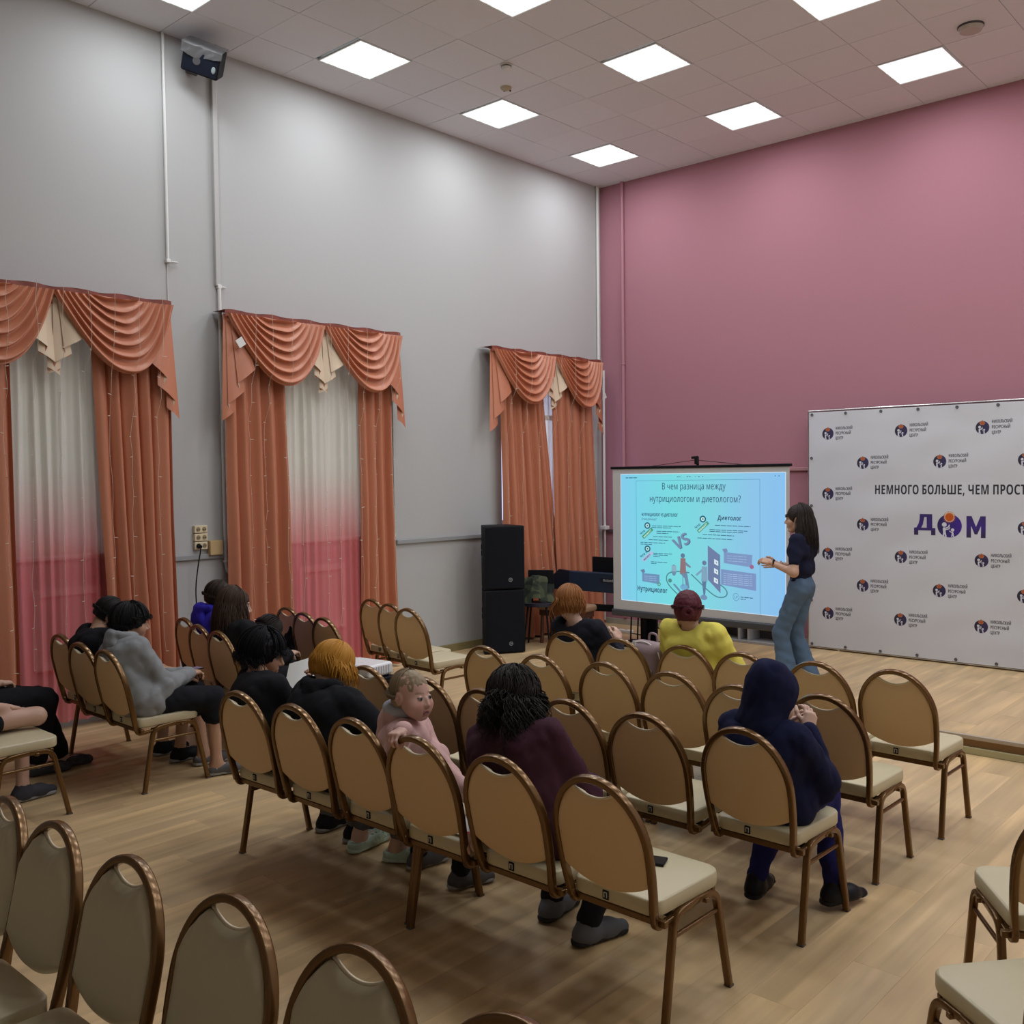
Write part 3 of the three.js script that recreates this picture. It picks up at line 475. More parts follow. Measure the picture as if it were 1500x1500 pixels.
// ------------------------------------------------------------------ projection screen on a tripod
{
  const SX = -5.33, SZ = -8.76, W = 2.07, Y0 = 0.46, Y1 = 2.005;
  const t = thing('projection_screen', 'white tripod projection screen showing a cyan slide', 'projection screen', [SX, 0, SZ], 1.0);
  const slide = canvasTex(2048, 1560, (c, w, h) => {
    const S = (x, y) => [x * w, y * h], g = c.createLinearGradient(0, 0, w, 0);
    g.addColorStop(0, '#86d4f8'); g.addColorStop(0.12, '#7edcf2'); g.addColorStop(0.35, '#7ae4ea'); g.addColorStop(0.6, '#86dcec'); g.addColorStop(0.8, '#90cdf4'); g.addColorStop(1, '#8cc8fa');
    c.fillStyle = g; c.fillRect(0, 0, w, h);
    c.fillStyle = 'rgba(235,245,255,0.75)'; c.fillRect(0, 0, w, 8); c.fillRect(0, 0, 8, h); c.fillRect(w - 8, 0, 8, h); c.fillRect(0, h - 8, w, 8);
    c.strokeStyle = '#5aa3c4'; c.lineWidth = 5; c.beginPath(); c.moveTo(w * 0.105, h); c.lineTo(w * 0.105, h * 0.055); c.lineTo(w * 0.858, h * 0.05); c.lineTo(w * 0.858, h); c.stroke();
    const txt = (s, x, y, px, col = '#39607c', bold = '', sx = 1, al = 'center') => { c.save(); c.translate(x * w, y * h); c.scale(sx, 1); c.fillStyle = col; c.font = bold + ' ' + px + 'px sans-serif'; c.textAlign = al; c.textBaseline = 'middle'; c.fillText(s, 0, 0); c.restore(); };
    txt('В чем разница между', 0.468, 0.098, 108, '#27496a', '', 0.73); txt('нутрициологом и диетологом?', 0.472, 0.192, 108, '#27496a', '', 0.735);
    txt('НУТРИЦИОЛОГ VS ДИЕТОЛОГ', 0.14, 0.318, 50, '#204a6c', 'bold', 0.66, 'left'); txt('В чем разница?', 0.14, 0.352, 38, '#35617e', '', 0.72, 'left');
    txt('Диетолог', 0.685, 0.330, 74, '#27496a', 'bold', 0.8); txt('Нутрициолог', 0.207, 0.895, 84, '#2a4e70', 'bold', 0.72);
    const line = (x, y, l, th = 7, col = '#1c5674') => { c.fillStyle = col; let q = x; while (q < x + l) { const k = Math.min(0.012 + 0.02 * Math.abs(Math.sin(q * 97)), x + l - q); c.fillRect(q * w, y * h, k * w, th); q += k + 0.004; } };
    const lines = a => a.forEach(([x, y, l]) => line(x, y, l));
    lines([[0.207, 0.401, 0.185], [0.207, 0.414, 0.125], [0.238, 0.442, 0.145], [0.238, 0.457, 0.075], [0.216, 0.484, 0.12], [0.186, 0.509, 0.13], [0.133, 0.532, 0.16], [0.133, 0.546, 0.075], [0.216, 0.613, 0.12], [0.216, 0.625, 0.095], [0.216, 0.638, 0.04], [0.2, 0.68, 0.105], [0.2, 0.692, 0.035]]);
    lines([[0.6, 0.384, 0.205], [0.568, 0.417, 0.22], [0.568, 0.43, 0.2], [0.527, 0.455, 0.185], [0.495, 0.482, 0.21]]);
    const badge = (x, y, a, b, col, tx) => { c.save(); c.translate(x * w, y * h); c.rotate(-0.72); c.fillStyle = '#26637a'; c.font = 'bold 44px sans-serif'; c.textAlign = 'left'; c.textBaseline = 'middle'; c.fillText(a, -70, -26); c.fillStyle = col; c.fillRect(-70, 6, 170, 42); c.fillStyle = tx; c.font = 'bold 36px sans-serif'; c.fillText(b, -60, 28); c.fillStyle = '#1f5f7a'; c.beginPath(); c.arc(74, -44, 40, 0, 7); c.fill(); c.fillStyle = '#bff0ee'; c.beginPath(); c.arc(74, -44, 24, 0, 7); c.fill(); c.fillStyle = '#1f5f7a'; c.beginPath(); c.arc(74, -44, 9, 0, 7); c.fill(); c.restore(); };
    badge(0.165, 0.455, 'Что', 'может?', '#3f9a78', '#d8fff0'); badge(0.515, 0.395, 'Что', 'может?', '#4aa08a', '#d8fff0'); badge(0.165, 0.635, 'Что не', 'может', '#b8c4e6', '#34567c');
    // VS in thick letters
    c.save(); c.translate(0.395 * w, 0.515 * h); c.rotate(-0.52); c.fillStyle = '#4d6f92'; c.font = 'bold 190px sans-serif'; c.textAlign = 'center'; c.textBaseline = 'middle'; c.fillText('VS', 8, 10); c.fillStyle = '#7790b4'; c.fillText('VS', 0, 0); c.restore();
    // path loops, bottle, tablet, cards, two plain figures
    c.strokeStyle = '#4a8a94'; c.lineWidth = 13; c.beginPath(); c.moveTo(w * 0.445, h * 0.745); c.bezierCurveTo(w * 0.36, h * 0.735, w * 0.3, h * 0.745, w * 0.3, h * 0.80); c.bezierCurveTo(w * 0.3, h * 0.86, w * 0.37, h * 0.90, w * 0.41, h * 0.96); c.stroke();
    c.beginPath(); c.moveTo(w * 0.455, h * 0.755); c.bezierCurveTo(w * 0.53, h * 0.83, w * 0.58, h * 0.9, w * 0.62, h * 0.905); c.bezierCurveTo(w * 0.68, h * 0.91, w * 0.69, h * 0.85, w * 0.63, h * 0.815); c.stroke();
    const poly = (pts, col) => { c.fillStyle = col; c.beginPath(); pts.forEach(([x, y], i) => i ? c.lineTo(x * w, y * h) : c.moveTo(x * w, y * h)); c.fill(); };
    poly([[0.557, 0.535], [0.63, 0.60], [0.632, 0.875], [0.557, 0.785]], '#6f82ac');
    for (const [x, y] of [[0.607, 0.653], [0.606, 0.718], [0.605, 0.785]]) { poly([[x - 0.012, y - 0.022], [x + 0.012, y - 0.008], [x + 0.012, y + 0.026], [x - 0.012, y + 0.012]], '#e2f4fb'); poly([[x - 0.004, y - 0.006], [x + 0.005, y], [x + 0.003, y + 0.012]], '#55709c'); }
    poly([[0.652, 0.576], [0.815, 0.585], [0.812, 0.672], [0.652, 0.655]], '#7f9ccb'); poly([[0.642, 0.556], [0.668, 0.548], [0.676, 0.57], [0.655, 0.585]], '#7a90bc'); for (let k = 0; k < 3; k++) line(0.672, 0.6 + k * 0.018, 0.11, 5, '#a8c4ea'); c.fillStyle = '#a06a90'; c.beginPath(); c.arc(0.812 * w, 0.668 * h, 24, 0, 7); c.fill();
    poly([[0.635, 0.70], [0.836, 0.715], [0.836, 0.835], [0.635, 0.812]], '#7f9acb'); for (let k = 0; k < 6; k++) line(0.65, 0.73 + k * 0.014, 0.165, 5, '#b4cdf0');
    poly([[0.142, 0.775], [0.255, 0.778], [0.255, 0.85], [0.142, 0.838]], '#6f96c0'); poly([[0.13, 0.752], [0.155, 0.742], [0.162, 0.765], [0.145, 0.778]], '#6a86aa'); for (let k = 0; k < 3; k++) line(0.155, 0.795 + k * 0.015, 0.08, 5, '#a6c8e6'); c.strokeStyle = '#4f9a76'; c.lineWidth = 9; c.beginPath(); c.arc(0.252 * w, 0.85 * h, 18, 0, 7); c.stroke();
    c.fillStyle = '#6f93b0'; c.beginPath(); c.ellipse(0.348 * w, 0.735 * h, 32, 66, 0, 0, 7); c.fill(); c.fillStyle = '#8fb6cc'; c.fillRect(0.333 * w, 0.7 * h, 62, 70); c.fillStyle = '#4f8f8c'; c.beginPath(); c.arc(0.323 * w, 0.815 * h, 24, 0, 7); c.fill();
    poly([[0.34, 0.84], [0.352, 0.835], [0.432, 0.935], [0.42, 0.945]], '#6a94b2'); poly([[0.42, 0.895], [0.44, 0.885], [0.468, 0.93], [0.448, 0.945]], '#7a9aa6');
    c.fillStyle = '#5f7f9e'; c.beginPath(); c.arc(0.404 * w, 0.622 * h, 27, 0, 7); c.fill(); poly([[0.39, 0.64], [0.42, 0.64], [0.425, 0.76], [0.385, 0.76]], '#94757c'); poly([[0.39, 0.76], [0.43, 0.745], [0.445, 0.86], [0.425, 0.87], [0.415, 0.79]], '#6d8fae'); poly([[0.42, 0.665], [0.455, 0.70], [0.45, 0.71], [0.418, 0.69]], '#7a8aa0'); c.fillStyle = '#74b2da'; c.beginPath(); c.ellipse(0.41 * w, 0.855 * h, 48, 34, 0, 0, 7); c.fill(); c.fillStyle = '#4c7696'; c.fillRect(0.402 * w, 0.775 * h, 7, 110);
    c.fillStyle = '#6a80a4'; c.beginPath(); c.arc(0.536 * w, 0.665 * h, 27, 0, 7); c.fill(); poly([[0.521, 0.69], [0.553, 0.69], [0.555, 0.80], [0.517, 0.80]], '#84aac6'); poly([[0.521, 0.80], [0.548, 0.80], [0.54, 0.9], [0.53, 0.9]], '#5d7fa4'); poly([[0.52, 0.71], [0.525, 0.725], [0.49, 0.765], [0.482, 0.755]], '#7fa4c2'); c.fillStyle = '#7396bc'; c.beginPath(); c.ellipse(0.532 * w, 0.917 * h, 42, 30, 0, 0, 7); c.fill();
    c.strokeStyle = '#5d8fc0'; c.lineWidth = 5; c.beginPath(); c.ellipse(0.722 * w, 0.892 * h, 34, 40, 0, 0, 7); c.stroke(); txt('LP', 0.722, 0.892, 38, '#3f74a6'); line(0.748, 0.886, 0.07, 8); line(0.748, 0.9, 0.03, 8);
    line(0.035, 0.028, 0.075, 9); for (const x of [0.37, 0.385, 0.43, 0.445, 0.482, 0.5, 0.525]) { c.fillStyle = '#4a7f9c'; c.fillRect(x * w, 0.024 * h, 14 + 9 * Math.sin(x * 90), 10); } c.fillRect(0.94 * w, 0.024 * h, 12, 10); c.fillRect(0.96 * w, 0.024 * h, 12, 12);
  });
  part('screen_fabric', box(W, Y1 - Y0, 0.004, 0, (Y0 + Y1) / 2, 0), mat([0.52, 0.52, 0.53], 0.9), t);
  // lit image: its lower right corner hangs lower, as thrown by the projector
  const x0 = -W / 2 + 0.105, x1 = W / 2 - 0.035, yt = Y1 - 0.055, img = sheet(1, 1, (u, v) => [lerp(x0, x1, u), v ? lerp(0.565, 0.535, u) : yt, 0.0035]);
  const uv = img.attributes.uv; for (let i = 0; i < 4; i++) uv.setY(i, 1 - uv.getY(i));
  part('screen_image', img, mat([0.02, 0.02, 0.02], 0.9, { emissive: new THREE.Color(1, 1, 1), emissiveMap: slide, emissiveIntensity: 0.88 }), t);
  part('top_bar', box(W + 0.05, 0.028, 0.03, 0, Y1 + 0.012, 0, 0.008), M.black, t);
  part('roller_case', box(W + 0.04, 0.075, 0.075, 0.0, Y0 - 0.035, -0.01, 0.02), mat([0.05, 0.055, 0.065], 0.4), t);
  part('pole', rod([0, 0.25, -0.05], [0, 2.1, -0.05], 0.014), M.black, t);
  part('hanger', [box(0.03, 0.08, 0.05, 0, 2.08, -0.03, 0.006), rod([-0.05, 2.11, -0.02], [0.02, 2.115, -0.02], 0.014)], M.black, t);
  part('hanger_cord', [rod([0, 2.085, -0.01], [-0.62, 2.02, 0], 0.003), rod([0, 2.085, -0.01], [0.62, 2.02, 0], 0.003)], M.black, t);
  part('clamp', [box(0.06, 0.07, 0.06, 0, 0.40, -0.05, 0.01), rod([0.02, 0.4, -0.02], [0.09, 0.43, 0.0], 0.014)], M.black, t);
  for (const [x, z] of [[0.42, 0.30], [-0.45, 0.2], [0.02, -0.5]]) { const l = part('leg', rod([0, 0.40, -0.05], [x, 0.012, z], 0.013), M.black, t); part('foot', new THREE.SphereGeometry(0.018, 8, 6).translate(x, 0.016, z), M.darkGrey, l); }
}
// ------------------------------------------------------------------ press wall banner
{
  const BX0 = -4.76, BX1 = -1.78, BZ = -10.2, W = BX1 - BX0, BH = 2.585;
  const t = thing('press_wall', 'large white press wall banner with rows of round emblems on a chrome frame', 'banner', [0, 0, 0]);
  const tex = canvasTex(2048, 1776, (c, w, h) => {
    const sx = w / W, X = x => (x - BX0) * sx, Y = y => (2.60 - y) * h / BH;
    c.fillStyle = '#d9dbe0'; c.fillRect(0, 0, w, h);
    const fig = (x, y, s) => {                              // two plain figures, one tall and one small, arms raised to a sun
      c.strokeStyle = c.fillStyle = '#dfe0ea'; c.lineCap = 'round'; c.lineJoin = 'round';
      c.beginPath(); c.arc(x - 0.42 * s, y - 0.12 * s, 0.20 * s, 0, 7); c.fill(); c.beginPath(); c.arc(x + 0.25 * s, y + 0.33 * s, 0.14 * s, 0, 7); c.fill();
      const L = (pts, lw) => { c.lineWidth = lw * s; c.beginPath(); pts.forEach(([a, b], i) => i ? c.lineTo(x + a * s, y + b * s) : c.moveTo(x + a * s, y + b * s)); c.stroke(); };
      L([[-0.44, 0.22], [-0.42, 0.55]], 0.22); L([[-0.46, 0.55], [-0.5, 0.84]], 0.13); L([[-0.38, 0.55], [-0.3, 0.88]], 0.13); L([[-0.36, 0.2], [-0.05, 0.06], [-0.02, -0.08]], 0.10); L([[-0.36, 0.32], [-0.05, 0.24], [0.02, 0.14]], 0.09);
      L([[0.24, 0.56], [0.26, 0.72]], 0.15); L([[0.2, 0.74], [0.18, 0.88]], 0.09); L([[0.28, 0.74], [0.34, 0.9]], 0.09); L([[0.18, 0.56], [0.0, 0.42]], 0.07);
    };
    const sun = (x, y, s, big) => { const d = r => { c.beginPath(); if (big) c.arc(x, y, r, 0, 7); else { c.moveTo(x, y - r); c.lineTo(x + r, y); c.lineTo(x + r * 0.55, y + r * 0.75); c.lineTo(x - r * 0.55, y + r * 0.75); c.lineTo(x - r, y); } c.fill(); }; c.fillStyle = big ? '#e6b898' : '#c08468'; d(0.45 * s); c.fillStyle = big ? '#cc5a06' : '#b85a2a'; d(0.36 * s); if (big) for (let k = 0; k < 22; k++) { const a = k / 22 * 6.283; c.fillStyle = '#c8651e'; c.beginPath(); c.arc(x + Math.cos(a) * 0.5 * s, y + Math.sin(a) * 0.5 * s, 0.035 * s, 0, 7); c.fill(); } };
    const disc = (x, y, r, big) => { const g = c.createLinearGradient(x - r, y, x + r, y - r * 0.2); g.addColorStop(0, big ? '#2a2058' : '#262236'); g.addColorStop(1, big ? '#43209a' : '#352f5c'); c.fillStyle = g; c.beginPath(); c.arc(x, y, r, 0, 7); c.fill(); sun(x - (big ? 0 : 0.02) * r, y - (big ? 0.74 : 0.72) * r, r * (big ? 0.95 : 0.95), big); fig(x, y + 0.02 * r, r); };
    const line = (s, x, y, px, wd, col = '#24202e') => { c.font = 'bold ' + px + 'px sans-serif'; c.textAlign = 'left'; c.textBaseline = 'middle'; c.fillStyle = col; const k = wd / c.measureText(s).width; c.save(); c.translate(x, y); c.scale(k, 1); c.fillText(s, 0, 0); c.restore(); };
    const logo = (wx, wy) => { const x = X(wx), y = Y(wy); disc(x, y, 0.064 * sx, false); const tx = x + 0.085 * sx; line('НИКОЛЬСКИЙ', tx, y - 0.055 * sx, 0.043 * sx, 0.19 * sx); line('РЕСУРСНЫЙ', tx, y - 0.002 * sx, 0.043 * sx, 0.172 * sx); line('ЦЕНТР', tx, y + 0.051 * sx, 0.043 * sx, 0.088 * sx); };
    for (const [y, odd] of [[2.36, 0], [2.035, 1], [1.704, 2], [1.378, 2.5], [1.048, 0], [0.722, 1], [0.393, 0]]) {
      if (odd === 2) { logo(-4.544, y); logo(-2.16, y); } else if (odd === 2.5) { logo(-4.15, y); logo(-2.565, y); }
      else for (let k = 0; k < 4; k++) { const x = (odd ? -4.152 : -4.542) + 0.793 * k; if (x < -2) logo(x, y); }
    }
    line('НЕМНОГО БОЛЬШЕ, ЧЕМ ПРОСТО', X(-4.03), Y(1.748), 0.135 * sx, 1.545 * sx, '#22222c');
    // the big word: two heavy letters with the emblem as the O between them
    const gr = c.createLinearGradient(0, Y(1.49), 0, Y(1.27)); gr.addColorStop(0, '#352a6e'); gr.addColorStop(0.5, '#3f2484'); gr.addColorStop(1, '#2c2640'); c.fillStyle = gr;
    const pg = (pts, x, y, W2, H2) => { c.beginPath(); pts.forEach(([a, b], i) => i ? c.lineTo(X(x + a * W2), Y(y + b * H2)) : c.moveTo(X(x + a * W2), Y(y + b * H2))); c.closePath(); };
    pg([[0.28, 1], [0.86, 1], [0.86, 0.34], [1, 0.34], [1, 0], [0.8, 0], [0.8, 0.22], [0.2, 0.22], [0.2, 0], [0, 0], [0, 0.34], [0.12, 0.36], [0.22, 0.55], [0.27, 0.75]], -3.615, 1.285, 0.215, 0.215); c.fill();
    c.fillStyle = '#cfd0d4'; pg([[0.49, 0.86], [0.6, 0.86], [0.6, 0.35], [0.34, 0.35], [0.42, 0.5]], -3.615, 1.285, 0.215, 0.215); c.fill(); c.fillStyle = gr;
    pg([[0, 0], [0, 1], [0.27, 1], [0.5, 0.5], [0.73, 1], [1, 1], [1, 0], [0.76, 0], [0.76, 0.55], [0.57, 0.16], [0.43, 0.16], [0.24, 0.55], [0.24, 0]], -3.10, 1.272, 0.18, 0.215); c.fill();
    disc(X(-3.262), Y(1.385), 0.118 * sx, true);
  });
  const g = sheet(70, 60, (u, v) => { const e = Math.min(1, Math.min(u, 1 - u) * 12, Math.min(v, 1 - v) * 12); return [lerp(BX0 + 0.015, BX1 - 0.015, u), lerp(2.60, 0.03, v), BZ + 0.03 + e * (0.012 * N3(u * 3 - v * 2, v * 7 + u * 2, 1) + 0.008 * N3(u * 8 + v * 3, v * 4, 5) + 0.006 * Math.sin((u * 1.2 + v) * 9) * Math.exp(-u * 5))]; });
  const uv = g.attributes.uv; for (let i = 0; i < uv.count; i++) uv.setY(i, 1 - uv.getY(i));
  part('banner_cloth', g, mat([0.85, 0.855, 0.88], 0.6, { map: tex }), t);
  for (const y of [0.02, 2.615]) part('frame_tube', rod([BX0, y, BZ], [BX1, y, BZ], 0.014), M.chrome, t);
  for (const x of [BX0, BX1]) part('frame_tube', rod([x, 0.006, BZ], [x, 2.62, BZ], 0.014), M.chrome, t);
  for (const x of [BX0 + 0.35, BX1 - 0.5]) part('frame_foot', rod([x, 0.012, BZ - 0.13], [x, 0.012, BZ + 0.02], 0.012), M.chrome, t);
  const ey = new THREE.TorusGeometry(0.011, 0.005, 6, 12);
  for (let k = 0; k < 8; k++) for (const y of [2.575, 0.055]) { const m = shade(new THREE.Mesh(ey, M.darkGrey)); m.name = 'eyelet'; m.position.set(BX0 + 0.05 + k * (W - 0.1) / 7.6, y, BZ + 0.035); t.add(m); }
  for (let k = 0; k < 4; k++) { const m = shade(new THREE.Mesh(ey, M.darkGrey)); m.name = 'eyelet'; m.position.set(BX0 + 0.045, 2.1 - k * 0.52, BZ + 0.036); t.add(m); }
}
// ------------------------------------------------------------------ stacked loudspeakers
{
  const grilleB = dataTex(64, 64, (u, v) => { const k = Math.hypot(u - 0.5, v - 0.5) < 0.3 ? 40 : 200; return [k, k, k]; }, false); grilleB.repeat.set(60, 90);
  const make = (y, label) => {
    const s = thing('loudspeaker', label, 'loudspeaker', [-7.32, y, -7.92], 58, 'stacked black loudspeakers');
    const sh = new THREE.Shape(); sh.moveTo(-0.22, 0.19); sh.lineTo(0.22, 0.19); sh.lineTo(0.225, 0.15); sh.lineTo(0.15, -0.2); sh.lineTo(-0.15, -0.2); sh.lineTo(-0.225, 0.15); sh.closePath();
    const g = new THREE.ExtrudeGeometry(sh, { depth: 0.675, bevelEnabled: true, bevelSize: 0.008, bevelThickness: 0.008, bevelSegments: 2 }); g.rotateX(-Math.PI / 2); g.scale(1, 1, -1); g.translate(0, 0.01, 0);
    const ix = g.index; part('cabinet', toCreasedNormals(flip(g), 0.6), M.black, s);
    part('front_grille', sheet(20, 20, (u, v) => [lerp(-0.213, 0.213, u), lerp(0.675, 0.02, v), 0.2 + 0.018 * (1 - (2 * u - 1) ** 4)]), mat([0.005, 0.006, 0.010], 0.75, { physical: true, specularIntensity: 0.35, bumpMap: grilleB, bumpScale: 0.001 }), s);
    part('emblem', [new THREE.TorusGeometry(0.019, 0.0028, 8, 24).translate(0.06, 0.105, 0.222), box(0.018, 0.004, 0.003, 0.066, 0.105, 0.222), box(0.004, 0.016, 0.003, 0.056, 0.105, 0.222)], mat([0.35, 0.36, 0.38], 0.4), s);
    const hd = part('handle', [box(0.006, 0.185, 0.11, -0.199, 0.43, 0.0, 0.003, -0.21), ], M.darkGrey, s); part('handle_bar', [box(0.02, 0.06, 0.085, -0.2, 0.46, 0.0, 0.01, -0.21), box(0.02, 0.06, 0.085, -0.2, 0.39, 0.0, 0.01, -0.21)], M.blackMat, hd);
    for (const x of [-0.15, 0.15]) part('rubber_foot', box(0.04, 0.012, 0.04, x, 0.0, 0.1), M.black, s);
  };
  make(0.006, 'black loudspeaker on the floor by the third window, lower of two'); make(0.705, 'black loudspeaker stacked on top of another by the third window');
}
function flip(g) { g = g.index ? g : mergeVertices(g); const i = g.index.array; for (let k = 0; k < i.length; k += 3) { const a = i[k]; i[k] = i[k + 1]; i[k + 1] = a; } return g; }
// ------------------------------------------------------------------ digital piano, bench, stool with jacket, floor things
{
  const p = thing('digital_piano', 'dark blue digital piano in the corner left of the screen, its back to the room', 'piano', [-6.86, 0, -9.12], 2);
  part('piano_body', box(1.02, 0.225, 0.10, 0.22, 0.71, 0.14, 0.012), mat([0.014, 0.030, 0.062], 0.45), p);
  const es = new THREE.Shape(); es.moveTo(-0.30, 0.60); es.lineTo(-0.30, 0.755); es.quadraticCurveTo(-0.22, 0.765, -0.17, 0.80); es.lineTo(-0.13, 0.835); es.lineTo(0.27 - 0.55, 0.835); es.lineTo(-0.28, 0.835);
  const e2 = new THREE.Shape(); e2.moveTo(-0.62, 0.60); e2.lineTo(-0.62, 0.745); e2.lineTo(-0.53, 0.76); e2.quadraticCurveTo(-0.47, 0.80, -0.44, 0.83); e2.lineTo(-0.28, 0.82); e2.lineTo(-0.28, 0.60); e2.closePath();
  part('end_panel', toCreasedNormals(new THREE.ExtrudeGeometry(e2, { depth: 0.03, bevelEnabled: true, bevelSize: 0.005, bevelThickness: 0.005, bevelSegments: 2 }).translate(0, 0, 0.15), 0.5), M.navyBlack, p);
  part('key_bed', box(1.3, 0.06, 0.3, 0.08, 0.65, -0.04, 0.01), M.black, p);
  part('piano_keys', box(1.15, 0.015, 0.13, 0.12, 0.688, -0.1, 0.003), M.white, p);
  part('music_stand', box(0.56, 0.19, 0.02, 0.24, 0.90, 0.06, 0.01).rotateX(0.0), M.black, p);
  const nameTex = canvasTex(512, 128, (c, w, h) => { c.fillStyle = '#0f1d2b'; c.fillRect(0, 0, w, h); c.fillStyle = '#a9b2ba'; c.font = 'bold 96px sans-serif'; c.textBaseline = 'middle'; c.textAlign = 'center'; c.fillText('Roland', w / 2, h / 2); });
  part('maker_name', box(0.22, 0.055, 0.004, 0.27, 0.74, 0.192), mat(0xffffff, 0.5, { map: nameTex }), p);
  for (const x of [-0.42, 0.62]) { part('stand_leg', box(0.05, 0.6, 0.06, x, 0.31, 0.0, 0.008), M.black, p); part('stand_foot', box(0.05, 0.03, 0.4, x, 0.016, 0.0, 0.008), M.black, p); }
  const b = thing('piano_bench', 'tan padded piano bench on dark wooden legs in front of the digital piano', 'bench', [-7.02, 0, -8.72], 4);
  part('bench_cushion', new RoundedBoxGeometry(0.66, 0.075, 0.3, 4, 0.03).translate(0, 0.43, 0), mat([0.33, 0.20, 0.12], 0.7), b); part('bench_apron', box(0.6, 0.07, 0.25, 0, 0.36, 0, 0.006), mat([0.09, 0.035, 0.02], 0.5), b);
  for (const x of [-0.27, 0.27]) for (const z of [-0.1, 0.1]) part('leg', rod([x, 0.36, z], [x * 1.05, 0, z], 0.02, 0.024), mat([0.09, 0.035, 0.02], 0.5), b);
  const s = thing('black_chair', 'black seat on thin legs beside the loudspeakers, under the green jacket', 'chair', [-7.15, 0, -8.42], 30);
  s.position.set(-7.22, 0, -8.46);
  part('seat', new THREE.CylinderGeometry(0.19, 0.185, 0.035, 28).scale(1, 1, 0.9).translate(0, 0.475, 0), mat([0.022, 0.022, 0.04], 0.5), s);
  for (const [x, z] of [[-0.13, -0.12], [0.13, -0.12], [-0.13, 0.12], [0.13, 0.12]]) part('leg', rod([x * 0.8, 0.46, z * 0.8], [x * 1.15, 0, z * 1.15], 0.011), M.black, s);
  part('backrest', box(0.3, 0.26, 0.02, 0, 0.72, -0.16, 0.009), M.black, s); for (const x of [-0.1, 0.1]) part('back_post', rod([x, 0.46, -0.15], [x, 0.74, -0.165], 0.01), M.black, s);
  const cam = dataTex(256, 256, (u, v) => { const a = vn(u, v, 7, 7, 2) + 0.5 * vn(u, v, 15, 15, 3); return a > 0.2 ? [74, 80, 56] : a > -0.1 ? [46, 54, 40] : [24, 29, 25]; });
  const j = part('jacket', sheet(40, 30, (u, v) => { const a = (u - 0.5) * 2, f = 0.02 * Math.sin(a * 14 + v * 3) + 0.025 * N3(u * 6, v * 5, 1), side = Math.sin(v * Math.PI); const y = 0.80 - 0.30 * Math.abs(v - 0.42) / 0.58 * (0.9 + 0.2 * N3(u * 4, 1, 2)) - 0.10 * a * a; return [a * 0.19 + f, y, -0.16 + (v - 0.42) * 0.32 + f + 0.05 * (1 - a * a) * (v > 0.42 ? 1 : -1)]; }), mat(0xffffff, 0.9, { map: cam }), scene);
  tag(j, 'dark green patterned jacket slung over the black chair by the speakers', 'jacket'); j.position.copy(s.position); j.rotation.y = R(48);
  const kb = thing('keyboard_stand', 'long low black bar on thin legs left of the screen', 'stand', [-6.62, 0, -8.98], 18);
  part('bar', box(0.72, 0.075, 0.07, 0.06, 0.42, 0, 0.01), M.blackMat, kb); for (const x of [0.28, 0.36]) part('leg', rod([x, 0.4, 0], [x - 0.01, 0, 0.02], 0.009), M.black, kb); part('leg', rod([-0.25, 0.4, 0], [-0.25, 0, 0.02], 0.009), M.black, kb);
  const tv = thing('display_stand', 'black column stand with a flat base under the left of the screen', 'stand', [-6.22, 0, -9.22], 12);
  part('column', box(0.19, 0.9, 0.07, 0, 0.47, 0, 0.01), M.blackMat, tv); part('base', box(0.62, 0.022, 0.42, 0, 0.012, 0.0, 0.008), M.black, tv);
  const sb = thing('shelf_box', 'low grey open shelf box against the pink wall under the screen', 'shelf', [-5.52, 0, -10.17], 0);
  const gm = mat([0.36, 0.36, 0.37], 0.6); part('shelf_top', box(1.1, 0.02, 0.28, 0, 0.32, 0, 0.003), gm, sb); part('shelf_base', box(1.1, 0.03, 0.3, 0, 0.015, 0, 0.003), gm, sb); part('shelf_back', box(1.1, 0.29, 0.01, 0, 0.17, -0.13), M.darkGrey, sb); for (const x of [-0.54, -0.42, -0.02, 0.10, 0.54]) part('divider', box(0.022, 0.28, 0.27, x, 0.17, 0, 0.003), gm, sb);
  const ps = thing('power_strip', 'long white power strip on the floor left of the screen', 'power strip', [-7.1, 0, -9.78], 3);
  part('strip_body', box(0.5, 0.04, 0.06, 0, 0.02, 0, 0.008), M.white, ps); for (let k = 0; k < 4; k++) part('outlet', new THREE.CylinderGeometry(0.018, 0.018, 0.004, 14).translate(-0.17 + k * 0.11, 0.041, 0), M.grey, ps);
  tag(part('floor_cable', tube([[-6.85, 0.006, -9.78], [-6.6, 0.006, -9.7], [-6.35, 0.006, -9.45], [-6.2, 0.006, -9.6], [-6.5, 0.3, -9.5], [-6.75, 0.55, -9.35]], 0.006, 60, 6), M.black, scene), 'black cable running from the piano to the floor strip', 'cable');
  tag(part('floor_cable', tube([[-5.9, 0.006, -9.0], [-6.1, 0.006, -8.6], [-6.6, 0.006, -8.5], [-6.75, 0.006, -8.75], [-6.4, 0.006, -8.85]], 0.006, 60, 6), M.black, scene), 'black cable looping on the floor before the column stand', 'cable');
}
